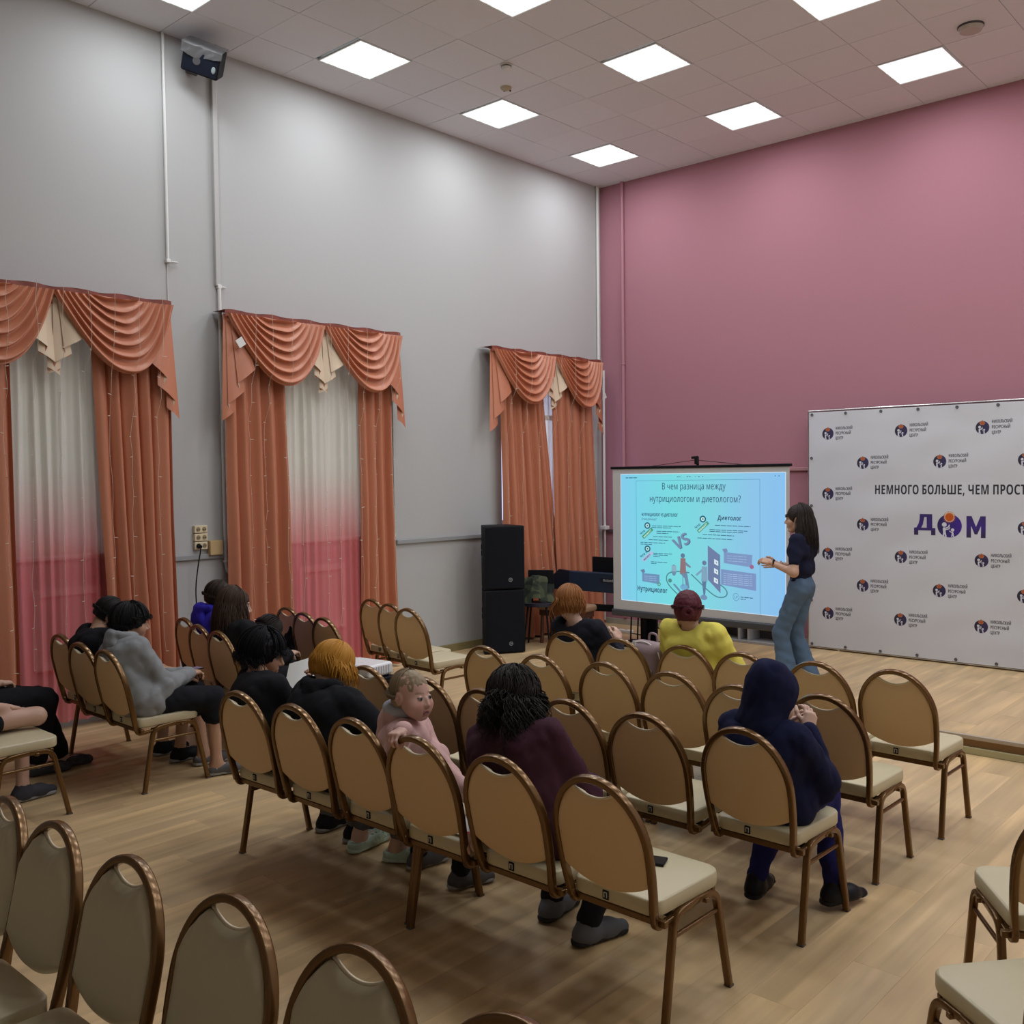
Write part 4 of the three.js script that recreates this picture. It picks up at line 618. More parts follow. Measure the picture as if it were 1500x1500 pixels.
// ------------------------------------------------------------------ projector on its stand, bag, phone, papers
{
  const s = thing('projector_stand', 'small black folding stand under the white projector', 'stand', [-5.06, 0, -4.13], 0);
  part('stand_top', box(0.34, 0.03, 0.30, 0, 0.60, 0, 0.006), M.black, s); part('stand_apron', box(0.30, 0.09, 0.26, 0, 0.545, 0, 0.004), M.black, s);
  for (const z of [-0.11, 0.11]) for (const k of [-1, 1]) part('leg', rod([k * 0.14, 0.58, z], [-k * 0.15, 0, z], 0.009), M.black, s);
  const p = thing('projector', 'white projector on the black stand pointing at the screen', 'projector', [-5.06, 0.616, -4.13], 8);
  part('housing', new RoundedBoxGeometry(0.31, 0.085, 0.24, 4, 0.022).translate(0, 0.05, 0), M.whiteGloss, p);
  part('lens_ring', new THREE.CylinderGeometry(0.034, 0.036, 0.03, 24).rotateX(Math.PI / 2).translate(-0.08, 0.05, -0.125), M.darkGrey, p); part('lens', new THREE.SphereGeometry(0.026, 16, 10).scale(1, 1, 0.4).translate(-0.08, 0.05, -0.138), mat([0.3, 0.4, 0.6], 0.1), p);
  part('port_panel', box(0.2, 0.04, 0.004, -0.03, 0.045, 0.121), mat([0.35, 0.36, 0.38], 0.5), p); for (let k = 0; k < 5; k++) part('port', box(0.018, 0.013, 0.004, -0.11 + k * 0.036, 0.045, 0.1235), M.black, p);
  for (let k = 0; k < 7; k++) part('vent_slat', box(0.004, 0.055, 0.006, 0.156, 0.05, -0.07 + k * 0.024), mat([0.5, 0.5, 0.58], 0.3), p);
  for (const [x, z] of [[-0.12, -0.09], [0.12, -0.09], [0.12, 0.09], [-0.12, 0.09]]) part('rubber_foot', new THREE.CylinderGeometry(0.012, 0.012, 0.012, 10).translate(x, 0.004, z), M.black, p);
  const bg = thing('backpack', 'mauve pink backpack standing on a front-row chair', 'backpack', [-3.62, 0.472, -5.36], -12);
  const pm = mat([0.28, 0.20, 0.22], 0.8);
  part('bag_body', new RoundedBoxGeometry(0.30, 0.36, 0.17, 5, 0.07).translate(0, 0.18, 0), pm, bg); part('front_pocket', new RoundedBoxGeometry(0.23, 0.17, 0.06, 4, 0.03).translate(0, 0.12, 0.09), pm, bg);
  part('zip', tube([[-0.15, 0.14, 0.05], [-0.14, 0.3, 0.05], [0, 0.362, 0.05], [0.14, 0.3, 0.05], [0.15, 0.14, 0.05]], 0.005, 30, 6), M.offWhite, bg); part('grab_loop', tube([[-0.04, 0.35, -0.04], [-0.03, 0.40, -0.04], [0.03, 0.40, -0.04], [0.04, 0.35, -0.04]], 0.008, 16, 6), pm, bg); part('ribbon', box(0.025, 0.11, 0.008, -0.05, 0.31, 0.085, 0.003), M.white, bg);
  const ph = thing('phone', 'dark phone lying face up on the empty near chair', 'phone', [-2.06, 0.474, -3.02], 20); part('phone_body', box(0.155, 0.009, 0.075, 0, 0.0045, 0, 0.004), M.black, ph); part('phone_glass', box(0.147, 0.0015, 0.068, 0, 0.0093, 0), mat([0.02, 0.025, 0.03], 0.12), ph); part('camera_bump', box(0.022, 0.003, 0.04, -0.055, 0.0105, 0.008, 0.001), M.darkGrey, ph);
  const fl = thing('floral_paper', 'white paper with red and purple flowers on the chair beside the girl', 'paper', [-2.80, 0.474, -2.88], 6); part('paper_sheet', box(0.22, 0.002, 0.26, 0, 0.001, 0), M.white, fl);
  const pet = [mat([0.6, 0.03, 0.05], 0.7), mat([0.25, 0.06, 0.5], 0.7), mat([0.08, 0.25, 0.06], 0.7)];
  [[0.06, 0.05, 0], [0.085, -0.02, 1], [0.03, 0.1, 0], [0.01, 0.02, 2], [-0.05, -0.05, 1], [0.07, 0.1, 2], [-0.06, 0.08, 0], [0.09, 0.07, 0], [0.045, -0.01, 1]].forEach(([x, z, k], i) => { const gs = []; for (let q = 0; q < 5; q++) gs.push(new THREE.SphereGeometry(0.009, 8, 5).scale(1, 0.25, 1).translate(x + 0.011 * Math.cos(q * 1.257), 0.003, z + 0.011 * Math.sin(q * 1.257))); part('flower', gs, pet[k], fl); });
  const pa = thing('paper_sheet', 'blank white sheet held up beside the orange hair', 'paper', [-4.62, 0.80, -3.32], 35); part('sheet', sheet(6, 8, (u, v) => [(u - 0.5) * 0.21, (0.5 - v) * 0.28 * 0.55, (v - 0.5) * 0.25 + 0.012 * Math.sin(u * 4)]), M.white, pa); pa.rotation.z = 0.3;
  const jk = part('jacket', sheet(30, 24, (u, v) => { const a = (u - 0.5) * 2, f = 0.02 * N3(u * 6, v * 5, 9); return [a * 0.2 + f, 0.74 - 0.3 * v - 0.12 * a * a * (1 - v) + f - 0.1 * (a > 0 ? a : 0), 0.07 + 0.05 * (1 - a * a) + f + 0.03 * v]; }), M.blackMat, scene);
  tag(jk, 'black jacket draped on the back of the leftmost chair by the second window', 'jacket'); jk.position.set(-6.62, 0, -4.78);
}
// ------------------------------------------------------------------ people: signed-distance bodies meshed with surface nets
function surfNet(f, lo, hi, h) {
  const nx = Math.ceil((hi[0] - lo[0]) / h) + 2, ny = Math.ceil((hi[1] - lo[1]) / h) + 2, nz = Math.ceil((hi[2] - lo[2]) / h) + 2, D = new Float32Array(nx * ny * nz);
  // coarse pass skips blocks that are surely empty or full
  const B = 4, far = h * B * 1.9;
  for (let k0 = 0; k0 < nz; k0 += B) for (let j0 = 0; j0 < ny; j0 += B) for (let i0 = 0; i0 < nx; i0 += B) {
    const c = f(lo[0] + (i0 + B / 2) * h, lo[1] + (j0 + B / 2) * h, lo[2] + (k0 + B / 2) * h), skip = Math.abs(c) > far;
    for (let k = k0; k < Math.min(k0 + B, nz); k++) for (let j = j0; j < Math.min(j0 + B, ny); j++) for (let i = i0; i < Math.min(i0 + B, nx); i++) D[(k * ny + j) * nx + i] = skip ? c : f(lo[0] + i * h, lo[1] + j * h, lo[2] + k * h);
  }
  const id = new Int32Array(nx * ny * nz).fill(-1), pos = [], idx = [];
  const E = [[0, 1], [2, 3], [4, 5], [6, 7], [0, 2], [1, 3], [4, 6], [5, 7], [0, 4], [1, 5], [2, 6], [3, 7]];
  for (let k = 0; k < nz - 1; k++) for (let j = 0; j < ny - 1; j++) for (let i = 0; i < nx - 1; i++) {
    const q = (k * ny + j) * nx + i, c = [D[q], D[q + 1], D[q + nx], D[q + nx + 1], D[q + nx * ny], D[q + nx * ny + 1], D[q + nx * ny + nx], D[q + nx * ny + nx + 1]];
    let n = 0, m = 0; for (let e = 0; e < 8; e++) if (c[e] < 0) m++; if (m === 0 || m === 8) continue;
    let x = 0, y = 0, z = 0;
    for (const [a, b] of E) if (c[a] < 0 !== c[b] < 0) { const t = c[a] / (c[a] - c[b]); x += (a & 1) + t * ((b & 1) - (a & 1)); y += ((a >> 1) & 1) + t * (((b >> 1) & 1) - ((a >> 1) & 1)); z += (a >> 2) + t * ((b >> 2) - (a >> 2)); n++; }
    id[q] = pos.length / 3; pos.push(lo[0] + (i + x / n) * h, lo[1] + (j + y / n) * h, lo[2] + (k + z / n) * h);
  }
  const st = [1, nx, nx * ny];
  for (let k = 1; k < nz - 1; k++) for (let j = 1; j < ny - 1; j++) for (let i = 1; i < nx - 1; i++) {
    const q = (k * ny + j) * nx + i;
    for (let a = 0; a < 3; a++) {
      const s0 = D[q] < 0, s1 = D[q + st[a]] < 0; if (s0 === s1) continue;
      const u = st[(a + 1) % 3], v = st[(a + 2) % 3], A = id[q], Bq = id[q - u], C = id[q - u - v], Dd = id[q - v];
      if (A < 0 || Bq < 0 || C < 0 || Dd < 0) continue;
      if (s0) idx.push(A, Bq, C, A, C, Dd); else idx.push(A, C, Bq, A, Dd, C);
    }
  }
  const g = new THREE.BufferGeometry(); g.setAttribute('position', new THREE.Float32BufferAttribute(pos, 3)); g.setIndex(idx); g.computeVertexNormals(); return g;
}
const smin = (a, b, k) => { const h = Math.max(k - Math.abs(a - b), 0) / k; return Math.min(a, b) - h * h * k * 0.25; };
const smax = (a, b, k) => -smin(-a, -b, k);
const cap = (a, b, ra, rb = ra) => ({ a, b, ra, rb });
const elp = (c, r, B) => ({ c, r, B });                      // ellipsoid; B = [right, up, back] axes
function dist(p, x, y, z) {
  if (p.c) {
    let dx = x - p.c[0], dy = y - p.c[1], dz = z - p.c[2];
    if (p.B) { const b = p.B, ex = dx * b[0].x + dy * b[0].y + dz * b[0].z, ey = dx * b[1].x + dy * b[1].y + dz * b[1].z, ez = dx * b[2].x + dy * b[2].y + dz * b[2].z; dx = ex; dy = ey; dz = ez; }
    const r = p.r, k0 = Math.hypot(dx / r[0], dy / r[1], dz / r[2]), k1 = Math.hypot(dx / (r[0] * r[0]), dy / (r[1] * r[1]), dz / (r[2] * r[2]));
    return k1 < 1e-6 ? -Math.min(r[0], r[1], r[2]) : k0 * (k0 - 1) / k1;
  }
  const a = p.a, b = p.b, bx = b[0] - a[0], by = b[1] - a[1], bz = b[2] - a[2], px = x - a[0], py = y - a[1], pz = z - a[2], l = bx * bx + by * by + bz * bz;
  const t = l < 1e-9 ? 0 : Math.min(1, Math.max(0, (px * bx + py * by + pz * bz) / l)), ex = px - bx * t, ey = py - by * t, ez = pz - bz * t;
  return Math.sqrt(ex * ex + ey * ey + ez * ez) - (p.ra + (p.rb - p.ra) * t);
}
function field(prims, k) { return (x, y, z) => { let d = 1e3; for (let i = 0; i < prims.length; i++) d = smin(d, dist(prims[i], x, y, z), prims[i].k || k); return d; }; }
function bounds(prims, pad) {
  const lo = [1e9, 1e9, 1e9], hi = [-1e9, -1e9, -1e9];
  for (const p of prims) for (const [q, r] of p.c ? [[p.c, Math.max(...p.r)]] : [[p.a, p.ra], [p.b, p.rb]]) for (let i = 0; i < 3; i++) { lo[i] = Math.min(lo[i], q[i] - r - pad); hi[i] = Math.max(hi[i], q[i] + r + pad); }
  return [lo, hi];
}
function mesh(prims, k, h, extra, pad = 0.03) { const f = field(prims, k), [lo, hi] = bounds(prims, pad); return surfNet(extra ? (x, y, z) => extra(f(x, y, z), x, y, z) : f, lo, hi, h); }
function tint(g, fn) { const p = g.attributes.position, c = new Float32Array(p.count * 3); for (let i = 0; i < p.count; i++) { const q = fn(p.getX(i), p.getY(i), p.getZ(i)); c[3 * i] = q[0]; c[3 * i + 1] = q[1]; c[3 * i + 2] = q[2]; } g.setAttribute('color', new THREE.BufferAttribute(c, 3)); return g; }
const folds = (amp, sd, fy = 7) => (d, x, y, z) => { if (d > 0.04 || d < -0.04) return d; const n = N3(x * 10 + sd, y * fy + x * 4, z * 10), m = N3(x * 5 + y * 4, y * 17 + z * 9, z * 6 + sd), q = N3(x * 22 + y * 9, y * 14 - z * 12, z * 20 + sd); return d + 0.62 * amp * (1.5 * Math.pow(1 - Math.abs(n), 3) + 1.4 * m + 0.7 * q - 0.6); };

// a right hand: wrist at the origin, fingers along -z, back of the hand +y, thumb at -x
function handPrims(curl, spread = 0, thumb = 0) {
  const P = [cap([-0.026, 0, -0.03], [-0.028, 0, -0.08], 0.014, 0.012), cap([-0.009, 0.001, -0.02], [-0.010, 0.001, -0.085], 0.015, 0.0125), cap([0.009, 0.001, -0.02], [0.009, 0, -0.083], 0.015, 0.0125), cap([0.024, -0.001, -0.025], [0.027, -0.001, -0.076], 0.014, 0.0115), cap([0, 0, 0.03], [0, 0, -0.025], 0.022, 0.021), cap([-0.02, -0.006, -0.02], [-0.032, -0.008, -0.05], 0.015, 0.012)];
  const F = [[-0.029, -0.082, 0.072, 0.0088], [-0.0098, -0.088, 0.080, 0.0092], [0.0095, -0.086, 0.074, 0.0088], [0.0275, -0.079, 0.058, 0.0078]];
  F.forEach(([x, z, L, r], i) => {
    let p = [x, 0, z], a = 0; const sx = (i - 1.5) * (0.06 + spread);
    [0.46, 0.30, 0.24].forEach((k, s) => { a += curl[s] * (1 + 0.12 * i); const l = L * k, q = [p[0] + sx * l, p[1] - Math.sin(a) * l, p[2] - Math.cos(a) * l]; P.push({ ...cap(p, q, r * (1 - 0.07 * s), r * (0.93 - 0.07 * s)), k: 0.006 }); p = q; });
  });
  let p = [-0.028, -0.006, -0.035]; for (const [l, dx, dy, dz] of [[0.036, -0.72, -0.25 - thumb * 0.4, -0.62], [0.030, -0.38 + thumb * 0.5, -0.35 - thumb * 0.4, -0.82], [0.025, -0.1 + thumb * 0.6, -0.4 - thumb * 0.3, -0.85]]) { const n = Math.hypot(dx, dy, dz), q = [p[0] + dx / n * l, p[1] + dy / n * l, p[2] + dz / n * l]; P.push({ ...cap(p, q, 0.011, 0.0095), k: 0.008 }); p = q; }
  return P;
}
const CURL = { relaxed: [0.35, 0.4, 0.3], grip: [0.75, 1.0, 0.7], open: [0.08, 0.12, 0.1], hold: [0.55, 0.6, 0.4], point: [0.2, 0.25, 0.2] }, handCache = {};
function hand(kind) { if (!handCache[kind]) handCache[kind] = mesh(handPrims(CURL[kind], kind === 'open' ? 0.05 : 0, kind === 'grip' ? 1 : 0.2), 0.014, 0.0032, null, 0.012); return handCache[kind].clone(); }
function placeHand(kind, left, w, dir, back, s) {
  const g = hand(kind); if (left) { g.scale(-1, 1, 1); flip(g); g.computeVertexNormals(); }
  const z = V(...dir).normalize().negate(), y = V(...back); y.addScaledVector(z, -y.dot(z)).normalize(); const x = y.clone().cross(z);
  g.applyMatrix4(new THREE.Matrix4().makeBasis(x, y, z).scale(V(s, s, s)).setPosition(...w)); return g;
}
// head: facing -z, centre at the origin, 0.235 m high
const HEAD = [elp([0, 0.028, 0.018], [0.074, 0.086, 0.094]), elp([0, -0.035, -0.028], [0.060, 0.080, 0.064]), cap([-0.012, -0.099, -0.066], [0.012, -0.099, -0.066], 0.019), cap([-0.045, -0.068, 0.0], [-0.02, -0.098, -0.052], 0.02), cap([0.045, -0.068, 0.0], [0.02, -0.098, -0.052], 0.02),
  { ...cap([0, 0.012, -0.086], [0, -0.028, -0.107], 0.008, 0.0115), k: 0.012 }, { ...cap([-0.011, -0.033, -0.097], [0.011, -0.033, -0.097], 0.008), k: 0.008 }, cap([-0.03, 0.026, -0.076], [0.03, 0.026, -0.076], 0.011), cap([-0.038, -0.028, -0.058], [-0.034, -0.036, -0.06], 0.026), cap([0.038, -0.028, -0.058], [0.034, -0.036, -0.06], 0.026),
  { ...cap([-0.017, -0.062, -0.0865], [0.017, -0.062, -0.0865], 0.0065), k: 0.006 }, { ...cap([-0.014, -0.073, -0.086], [0.014, -0.073, -0.086], 0.007), k: 0.006 }];
for (const s of [-1, 1]) HEAD.push({ ...elp([s * 0.076, -0.008, 0.012], [0.009, 0.030, 0.019]), k: 0.008 }, { ...cap([s * 0.08, 0.016, 0.02], [s * 0.082, -0.012, 0.028], 0.0055), k: 0.006 });
const headF = field(HEAD, 0.025);
const headSDF = (x, y, z) => {
  let d = headF(x, y, z);
  if (z < -0.03) for (const s of [-1, 1]) { const e = Math.hypot(x - s * 0.031, (y - 0.004) * 1.35, z + 0.099) - 0.017; d = smax(d, -e, 0.014); d = smin(d, Math.hypot(x - s * 0.031, y - 0.003, z + 0.0745) - 0.0125, 0.003); }
  d = smax(d, -(Math.hypot(x * 0.8, (y + 0.0675) * 3, z + 0.093) - 0.0075), 0.004);
  for (const s of [-1, 1]) d = smax(d, -(Math.hypot(x - s * 0.086, (y + 0.006) * 0.8, z - 0.008) - 0.008), 0.006);
  return d;
};
const CHILD = [elp([0, 0.03, 0.018], [0.077, 0.086, 0.094]), elp([0, -0.032, -0.028], [0.065, 0.070, 0.064]), cap([-0.01, -0.088, -0.066], [0.01, -0.088, -0.066], 0.016), { ...cap([0, -0.002, -0.088], [0, -0.027, -0.099], 0.007, 0.0105), k: 0.014 }, { ...cap([-0.009, -0.031, -0.093], [0.009, -0.031, -0.093], 0.007), k: 0.009 }, cap([-0.043, -0.038, -0.052], [-0.036, -0.048, -0.052], 0.032), cap([0.043, -0.038, -0.052], [0.036, -0.048, -0.052], 0.032),
  { ...cap([-0.013, -0.058, -0.0865], [0.013, -0.058, -0.0865], 0.006), k: 0.007 }, { ...cap([-0.011, -0.070, -0.0845], [0.011, -0.070, -0.0845], 0.0065), k: 0.007 }, ...HEAD.filter(q => Math.abs((q.c || q.a)[0]) > 0.07)];
const childF = field(CHILD, 0.03);
const childSDF = (x, y, z) => {
  let d = childF(x, y, z);
  if (z < -0.03) for (const s of [-1, 1]) { const e = Math.hypot(x - s * 0.032, (y - 0.004) * 1.3, z + 0.104) - 0.0165; d = smax(d, -e, 0.016); d = smin(d, Math.hypot(x - s * 0.032, y - 0.002, z + 0.0755) - 0.0128, 0.003); }
  d = smax(d, -(Math.hypot(x * 0.8, (y + 0.0642) * 1.9, z + 0.094) - 0.0085), 0.004);
  for (const s of [-1, 1]) d = smax(d, -(Math.hypot(x - s * 0.086, (y + 0.006) * 0.8, z - 0.008) - 0.008), 0.006);
  return d;
};
const headGeo = {}; function headMesh(child) { return (headGeo[!!child] ||= surfNet(child ? childSDF : headSDF, [-0.1, -0.135, -0.135], [0.1, 0.13, 0.13], 0.0034)).clone(); }
function faceColor(skin, o) {
  return (x, y, z) => {
    let c = [...skin]; const mixc = (b, k) => { c = c.map((v, i) => lerp(v, b[i], clamp(k, 0, 1))); };
    const ch = Math.exp(-(((Math.abs(x) - 0.04) / 0.022) ** 2) - (((y + 0.03) / 0.024) ** 2)); if (z < -0.03) mixc([skin[0], skin[1] * 0.62, skin[2] * 0.6], ch * (o.blush ?? 0.35));
    if (z < -0.06) {
      const ex = Math.abs(x) - 0.031, er = Math.hypot(ex, (y - 0.003) * 1.9);
      if (er < 0.0155) { mixc([0.38, 0.35, 0.33], 1); const gx = x * Math.sign(x) - 0.031; if (Math.hypot((x - (o.gaze || 0) * 0.006) - Math.sign(x) * 0.031, y - 0.003) < 0.0078) c = [0.03, 0.022, 0.016]; if (er > 0.0125 && y > 0.003) c = [0.05, 0.03, 0.02]; }
      const by = y - (0.027 - Math.abs(ex) * 0.14); if (Math.abs(ex) < 0.021 && Math.abs(by) < 0.0042) mixc(o.brow || [0.05, 0.03, 0.02], 0.8);
      if (Math.abs(x) < 0.023 && y < -0.054 && y > -0.0805 && z < -0.082) mixc(o.lips || [skin[0] * 0.85, skin[1] * 0.5, skin[2] * 0.5], 0.75);
      if (Math.abs(y + 0.0675) < 0.0032 && Math.abs(x) < 0.02 && z > -0.0925) mixc([0.06, 0.02, 0.02], 0.8);
    }
    return c;
  };
}
function ik(a, c, l1, l2, pole) {
  const A = V(...a), C = V(...c), d = C.clone().sub(A), L = Math.min(d.length(), (l1 + l2) * 0.999); d.normalize();
  const k = clamp((l1 * l1 - l2 * l2 + L * L) / (2 * l1 * L), -1, 1), h = l1 * Math.sqrt(1 - k * k), p = V(...pole); p.addScaledVector(d, -p.dot(d)).normalize();
  const m = A.clone().addScaledVector(d, k * l1).addScaledVector(p, h), e = A.clone().addScaledVector(d, L); return [[m.x, m.y, m.z], [e.x, e.y, e.z]];
}
const fabric = (c, r = 0.92) => mat(c, r, { physical: true, specularIntensity: 0.3, bumpMap: feltBump, bumpScale: 0.0006 });
const skinMat = mat(0xffffff, 0.55, { vertexColors: true });
const add = (a, b, k = 1) => [a[0] + b[0] * k, a[1] + b[1] * k, a[2] + b[2] * k], mix = (a, b, t) => [lerp(a[0], b[0], t), lerp(a[1], b[1], t), lerp(a[2], b[2], t)];
// hair strands: tapered tubes that follow the skull and then hang
function strands(o, M4, Mi) {
  const geos = [], down = V(0, -1, 0).transformDirection(Mi), cnt = o.n || 150; let s0 = seed; seed = o.seed || 11;
  for (let i = 0; i < cnt; i++) {
    const phi = lerp(o.from ?? -2.35, o.to ?? 2.35, (i + rnd()) / cnt), back = V(Math.sin(phi), 0, Math.cos(phi)), st = rr(0.02, o.low ? 1.2 : 0.9), L = rr(o.len[0], o.len[1]) * (o.front && Math.abs(phi) > 1.6 ? o.front : 1), lift = rr(Math.min(0.006, (o.thick || 0.022) * 0.3), o.thick || 0.022), pts = [], cur = o.curl || 0, ph = rr(0, 6), fr = rr(0.8, 1.2);
    let th = st, p = null; const te = (o.wrap || 1.62) + rr(-0.12, 0.12) - (Math.abs(phi) > 1.9 ? Math.max(0, (o.wrap || 1.62) - (o.fringe || 1.5)) : 0); const side = V(Math.cos(phi), 0, -Math.sin(phi));
    for (let k = 0; k < 9; k++) { const t = lerp(st, te, k / 8); p = V(0, 0.03, 0.02).add(V(back.x * Math.sin(t) * (0.078 + lift), Math.cos(t) * (0.09 + lift), back.z * Math.sin(t) * (0.098 + lift))); if (cur) p.addScaledVector(side, cur * 0.9 * Math.sin(k * 1.1 * fr + ph)).addScaledVector(V(0, 1, 0), cur * 0.6 * Math.cos(k * 1.3 + ph)); pts.push(p.clone()); }
    const dir = back.clone().multiplyScalar(0.12).add(down).normalize(); let q = p.clone(); const nH = cur ? 16 : 7;
    for (let k = 1; k <= nH; k++) { const f = k / nH; q = p.clone().addScaledVector(dir, L * f).addScaledVector(back, 0.02 * Math.sin(f * 2.6) - (o.tuck || 0) * Math.pow(f, 0.42)).addScaledVector(side, (o.sway || 0.012) * Math.sin(f * 3 + ph)); if (cur) { q.addScaledVector(side, cur * Math.sin(f * 22 * fr + ph)).addScaledVector(back, cur * (0.4 + Math.cos(f * 22 * fr + ph))); } pts.push(q); }
    const r0 = rr(0.6, 1.1) * (o.r || 0.006), curve = new THREE.CatmullRomCurve3(pts), seg = cur ? 40 : 16, tg = new THREE.TubeGeometry(curve, seg, 1, 5, false), P = tg.attributes.position;
    for (let a = 0; a <= seg; a++) { const c = curve.getPointAt(a / seg), r = r0 * (1 - 0.75 * Math.pow(a / seg, 2)); for (let b = 0; b <= 5; b++) { const j = a * 6 + b; P.setXYZ(j, c.x + (P.getX(j) - c.x) * r, c.y + (P.getY(j) - c.y) * r, c.z + (P.getZ(j) - c.z) * r); } }
    tg.computeVertexNormals(); geos.push(tg);
  }
  seed = s0; return mergeGeometries(geos);
}
function hairCap(o) {                                        // skull cap with a hairline, in head space
  const t = o.capThick || 0.013, lowB = o.low ?? -0.055, f = elp([0, 0.028, 0.02], [0.076 + t, 0.09 + t, 0.097 + t]), nape = elp([0, -0.02, 0.045], [0.062 + t * 0.8, 0.075, 0.058 + t * 0.6]), rough = o.rough ?? 0.004;
  const s = (x, y, z) => {
    let d = smin(dist(f, x, y, z), dist(nape, x, y, z), 0.03);
    d = smax(d, -(Math.hypot(x / 0.86, (y - (o.faceY ?? -0.052)) / 1.06, (z + 0.115) / 0.98) - (o.face ?? 0.098)), 0.012);
    d = smax(d, lowB - y + clamp(-z, -0.02, 0.1) * 0.5, 0.01);
    if (!o.coverEars) d = smax(d, -(Math.hypot((Math.abs(x) - 0.085) / 1.2, (y + 0.02) / 1.5, z - 0.0) - 0.026), 0.01);
    return d - rough * (N3(x * 60 + 3, y * 34, z * 60) + 0.8 * N3(x * 130, y * 40, z * 130)) ;
  };
  return surfNet(s, [-0.125, -0.13, -0.13], [0.125, 0.15, 0.15], 0.0045);
}
function person(o) {
  const s = o.s || 1, root = thing('person', o.label, 'person', [o.at[0], o.at[1] || 0, o.at[2]], o.turn || 0);
  const P = o.P || [0, 0.55, 0.06], N = o.N || [0, 1.0, 0.12], H = o.H, yaw = R(o.yaw || 0), hipYaw = R(o.hipYaw ?? 0);
  const Rv = [Math.cos(yaw), Math.sin(R(o.rollS || 0)), -Math.sin(yaw)], Rh = [Math.cos(hipYaw), 0, -Math.sin(hipYaw)], w = (o.wide || 1) * s;
  const up = V(...N).sub(V(...P)).normalize(), U = [up.x, up.y, up.z];
  const bow = o.bow || 0, fwd = [-Math.sin(yaw), 0, -Math.cos(yaw)];
  const at = t => add(mix(P, N, t), fwd, -bow * Math.sin(Math.PI * t));
  const Sc = add(N, U, -0.045 * s), SR = add(Sc, Rv, 0.165 * w), SL = add(Sc, Rv, -0.165 * w);
  if (o.shR) { SR[0] += o.shR[0]; SR[1] += o.shR[1]; SR[2] += o.shR[2]; } if (o.shL) { SL[0] += o.shL[0]; SL[1] += o.shL[1]; SL[2] += o.shL[2]; }
  const ua = 0.285 * s, fa = 0.25 * s, [ER, WR] = ik(SR, o.WR, ua, fa, o.poleR || [0.6, -0.7, 0.4]), [EL, WL] = ik(SL, o.WL, ua, fa, o.poleL || [-0.6, -0.7, 0.4]);
  if (o.ER) { ER.splice(0, 3, ...o.ER); WR.splice(0, 3, ...o.WR); }
  const HR = add(P, Rh, 0.085 * w), HL = add(P, Rh, -0.085 * w), th = 0.43 * s, sk = 0.42 * s, [KR, AR] = ik(HR, o.AR, th, sk, o.kpR || [0.15, 0.5, -1]), [KL, AL] = ik(HL, o.AL, th, sk, o.kpL || [-0.15, 0.5, -1]);
  // head frame
  const hq = new THREE.Quaternion().setFromEuler(new THREE.Euler(R(-(o.pitch || 0)), R(o.headYaw || 0), R(o.roll || 0), 'YXZ')), hs = (o.hs || 1) * (0.55 + 0.45 * s);
  const M4 = new THREE.Matrix4().compose(V(...H), hq, V(hs, hs, hs)), Mi = M4.clone().invert(), hp = (x, y, z) => { const v = V(x, y, z).applyMatrix4(M4); return [v.x, v.y, v.z]; };
  const torso = (e) => [cap(add(P, Rh, 0.065 * w), add(P, Rh, -0.065 * w), 0.105 * w + e), cap(add(at(0.38), mix(Rh, Rv, 0.4), 0.055 * w), add(at(0.38), mix(Rh, Rv, 0.4), -0.055 * w), 0.095 * w + e), cap(add(at(0.72), Rv, 0.07 * w), add(at(0.72), Rv, -0.07 * w), 0.103 * w + e), cap(add(Sc, Rv, 0.13 * w), add(Sc, Rv, -0.13 * w), 0.052 * w + e)];
  const armP = (S, E, W, e, f0 = 1, f1 = 1) => { const a = [cap(S, f0 < 1 ? mix(S, E, f0) : E, 0.048 * s + e, lerp(0.048, 0.039, f0) * s + e)]; if (f1 > 0) a.push(cap(E, mix(E, W, f1), 0.039 * s + e, lerp(0.039, 0.027, f1) * s + e)); return a; };
  const legP = (Hh, K, A, e, e2, f1 = 1) => { const a = [cap(Hh, K, 0.08 * w + e, 0.056 * s + e)]; if (f1 > 0) a.push(cap(K, mix(K, A, f1), 0.055 * s + e, lerp(0.052, 0.036, f1) * s + e2)); return a; };
  const toeR = o.toeR || [0.05, 0, -1], toeL = o.toeL || [-0.05, 0, -1];
  const foot = (A, d, e) => { const n = Math.hypot(...d), q = d.map(v => v / n), b = [A[0], A[1] - 0.045 * s, A[2]]; return [cap(add(b, q, -0.03 * s), add(b, q, 0.10 * s), 0.033 * s + e, 0.032 * s + e), cap(add(b, q, 0.09 * s), add(add(b, q, 0.175 * s), [0, -0.012 * s, 0]), 0.03 * s + e, 0.022 * s + e), cap(A, b, 0.034 * s + e, 0.034 * s + e)]; };
  const neckB = hp(0, -0.05, 0.03);
  // skin: one body
  const skin = o.skin || [0.50, 0.29, 0.20], bodyP = [...torso(-0.012), cap(add(N, U, -0.02), neckB, 0.05 * s, 0.047 * s), ...armP(SR, ER, WR, -0.002), ...armP(SL, EL, WL, -0.002), ...legP(HR, KR, AR, -0.006, 0), ...legP(HL, KL, AL, -0.006, 0), ...foot(AR, toeR, -0.004), ...foot(AL, toeL, -0.004)];
  const gb = [tint(mesh(bodyP, 0.035, 0.014), () => skin)];
  const hm = headMesh(o.child); tint(hm, faceColor(skin, o)); hm.applyMatrix4(M4); hm.computeVertexNormals(); gb.push(hm);
  const hd = (W, E, left, k, dir, back) => { const D = dir || V(...W).sub(V(...E)).normalize().toArray(); gb.push(tint(placeHand(k || 'relaxed', left, add(W, D, -0.005), D, back || [0, 1, 0], s * 0.95), () => skin)); };
  hd(WR, ER, false, o.hR, o.dR, o.bR); hd(WL, EL, true, o.hL, o.dL, o.bL);
  const body = part('body', mergeGeometries(gb), skinMat, root);
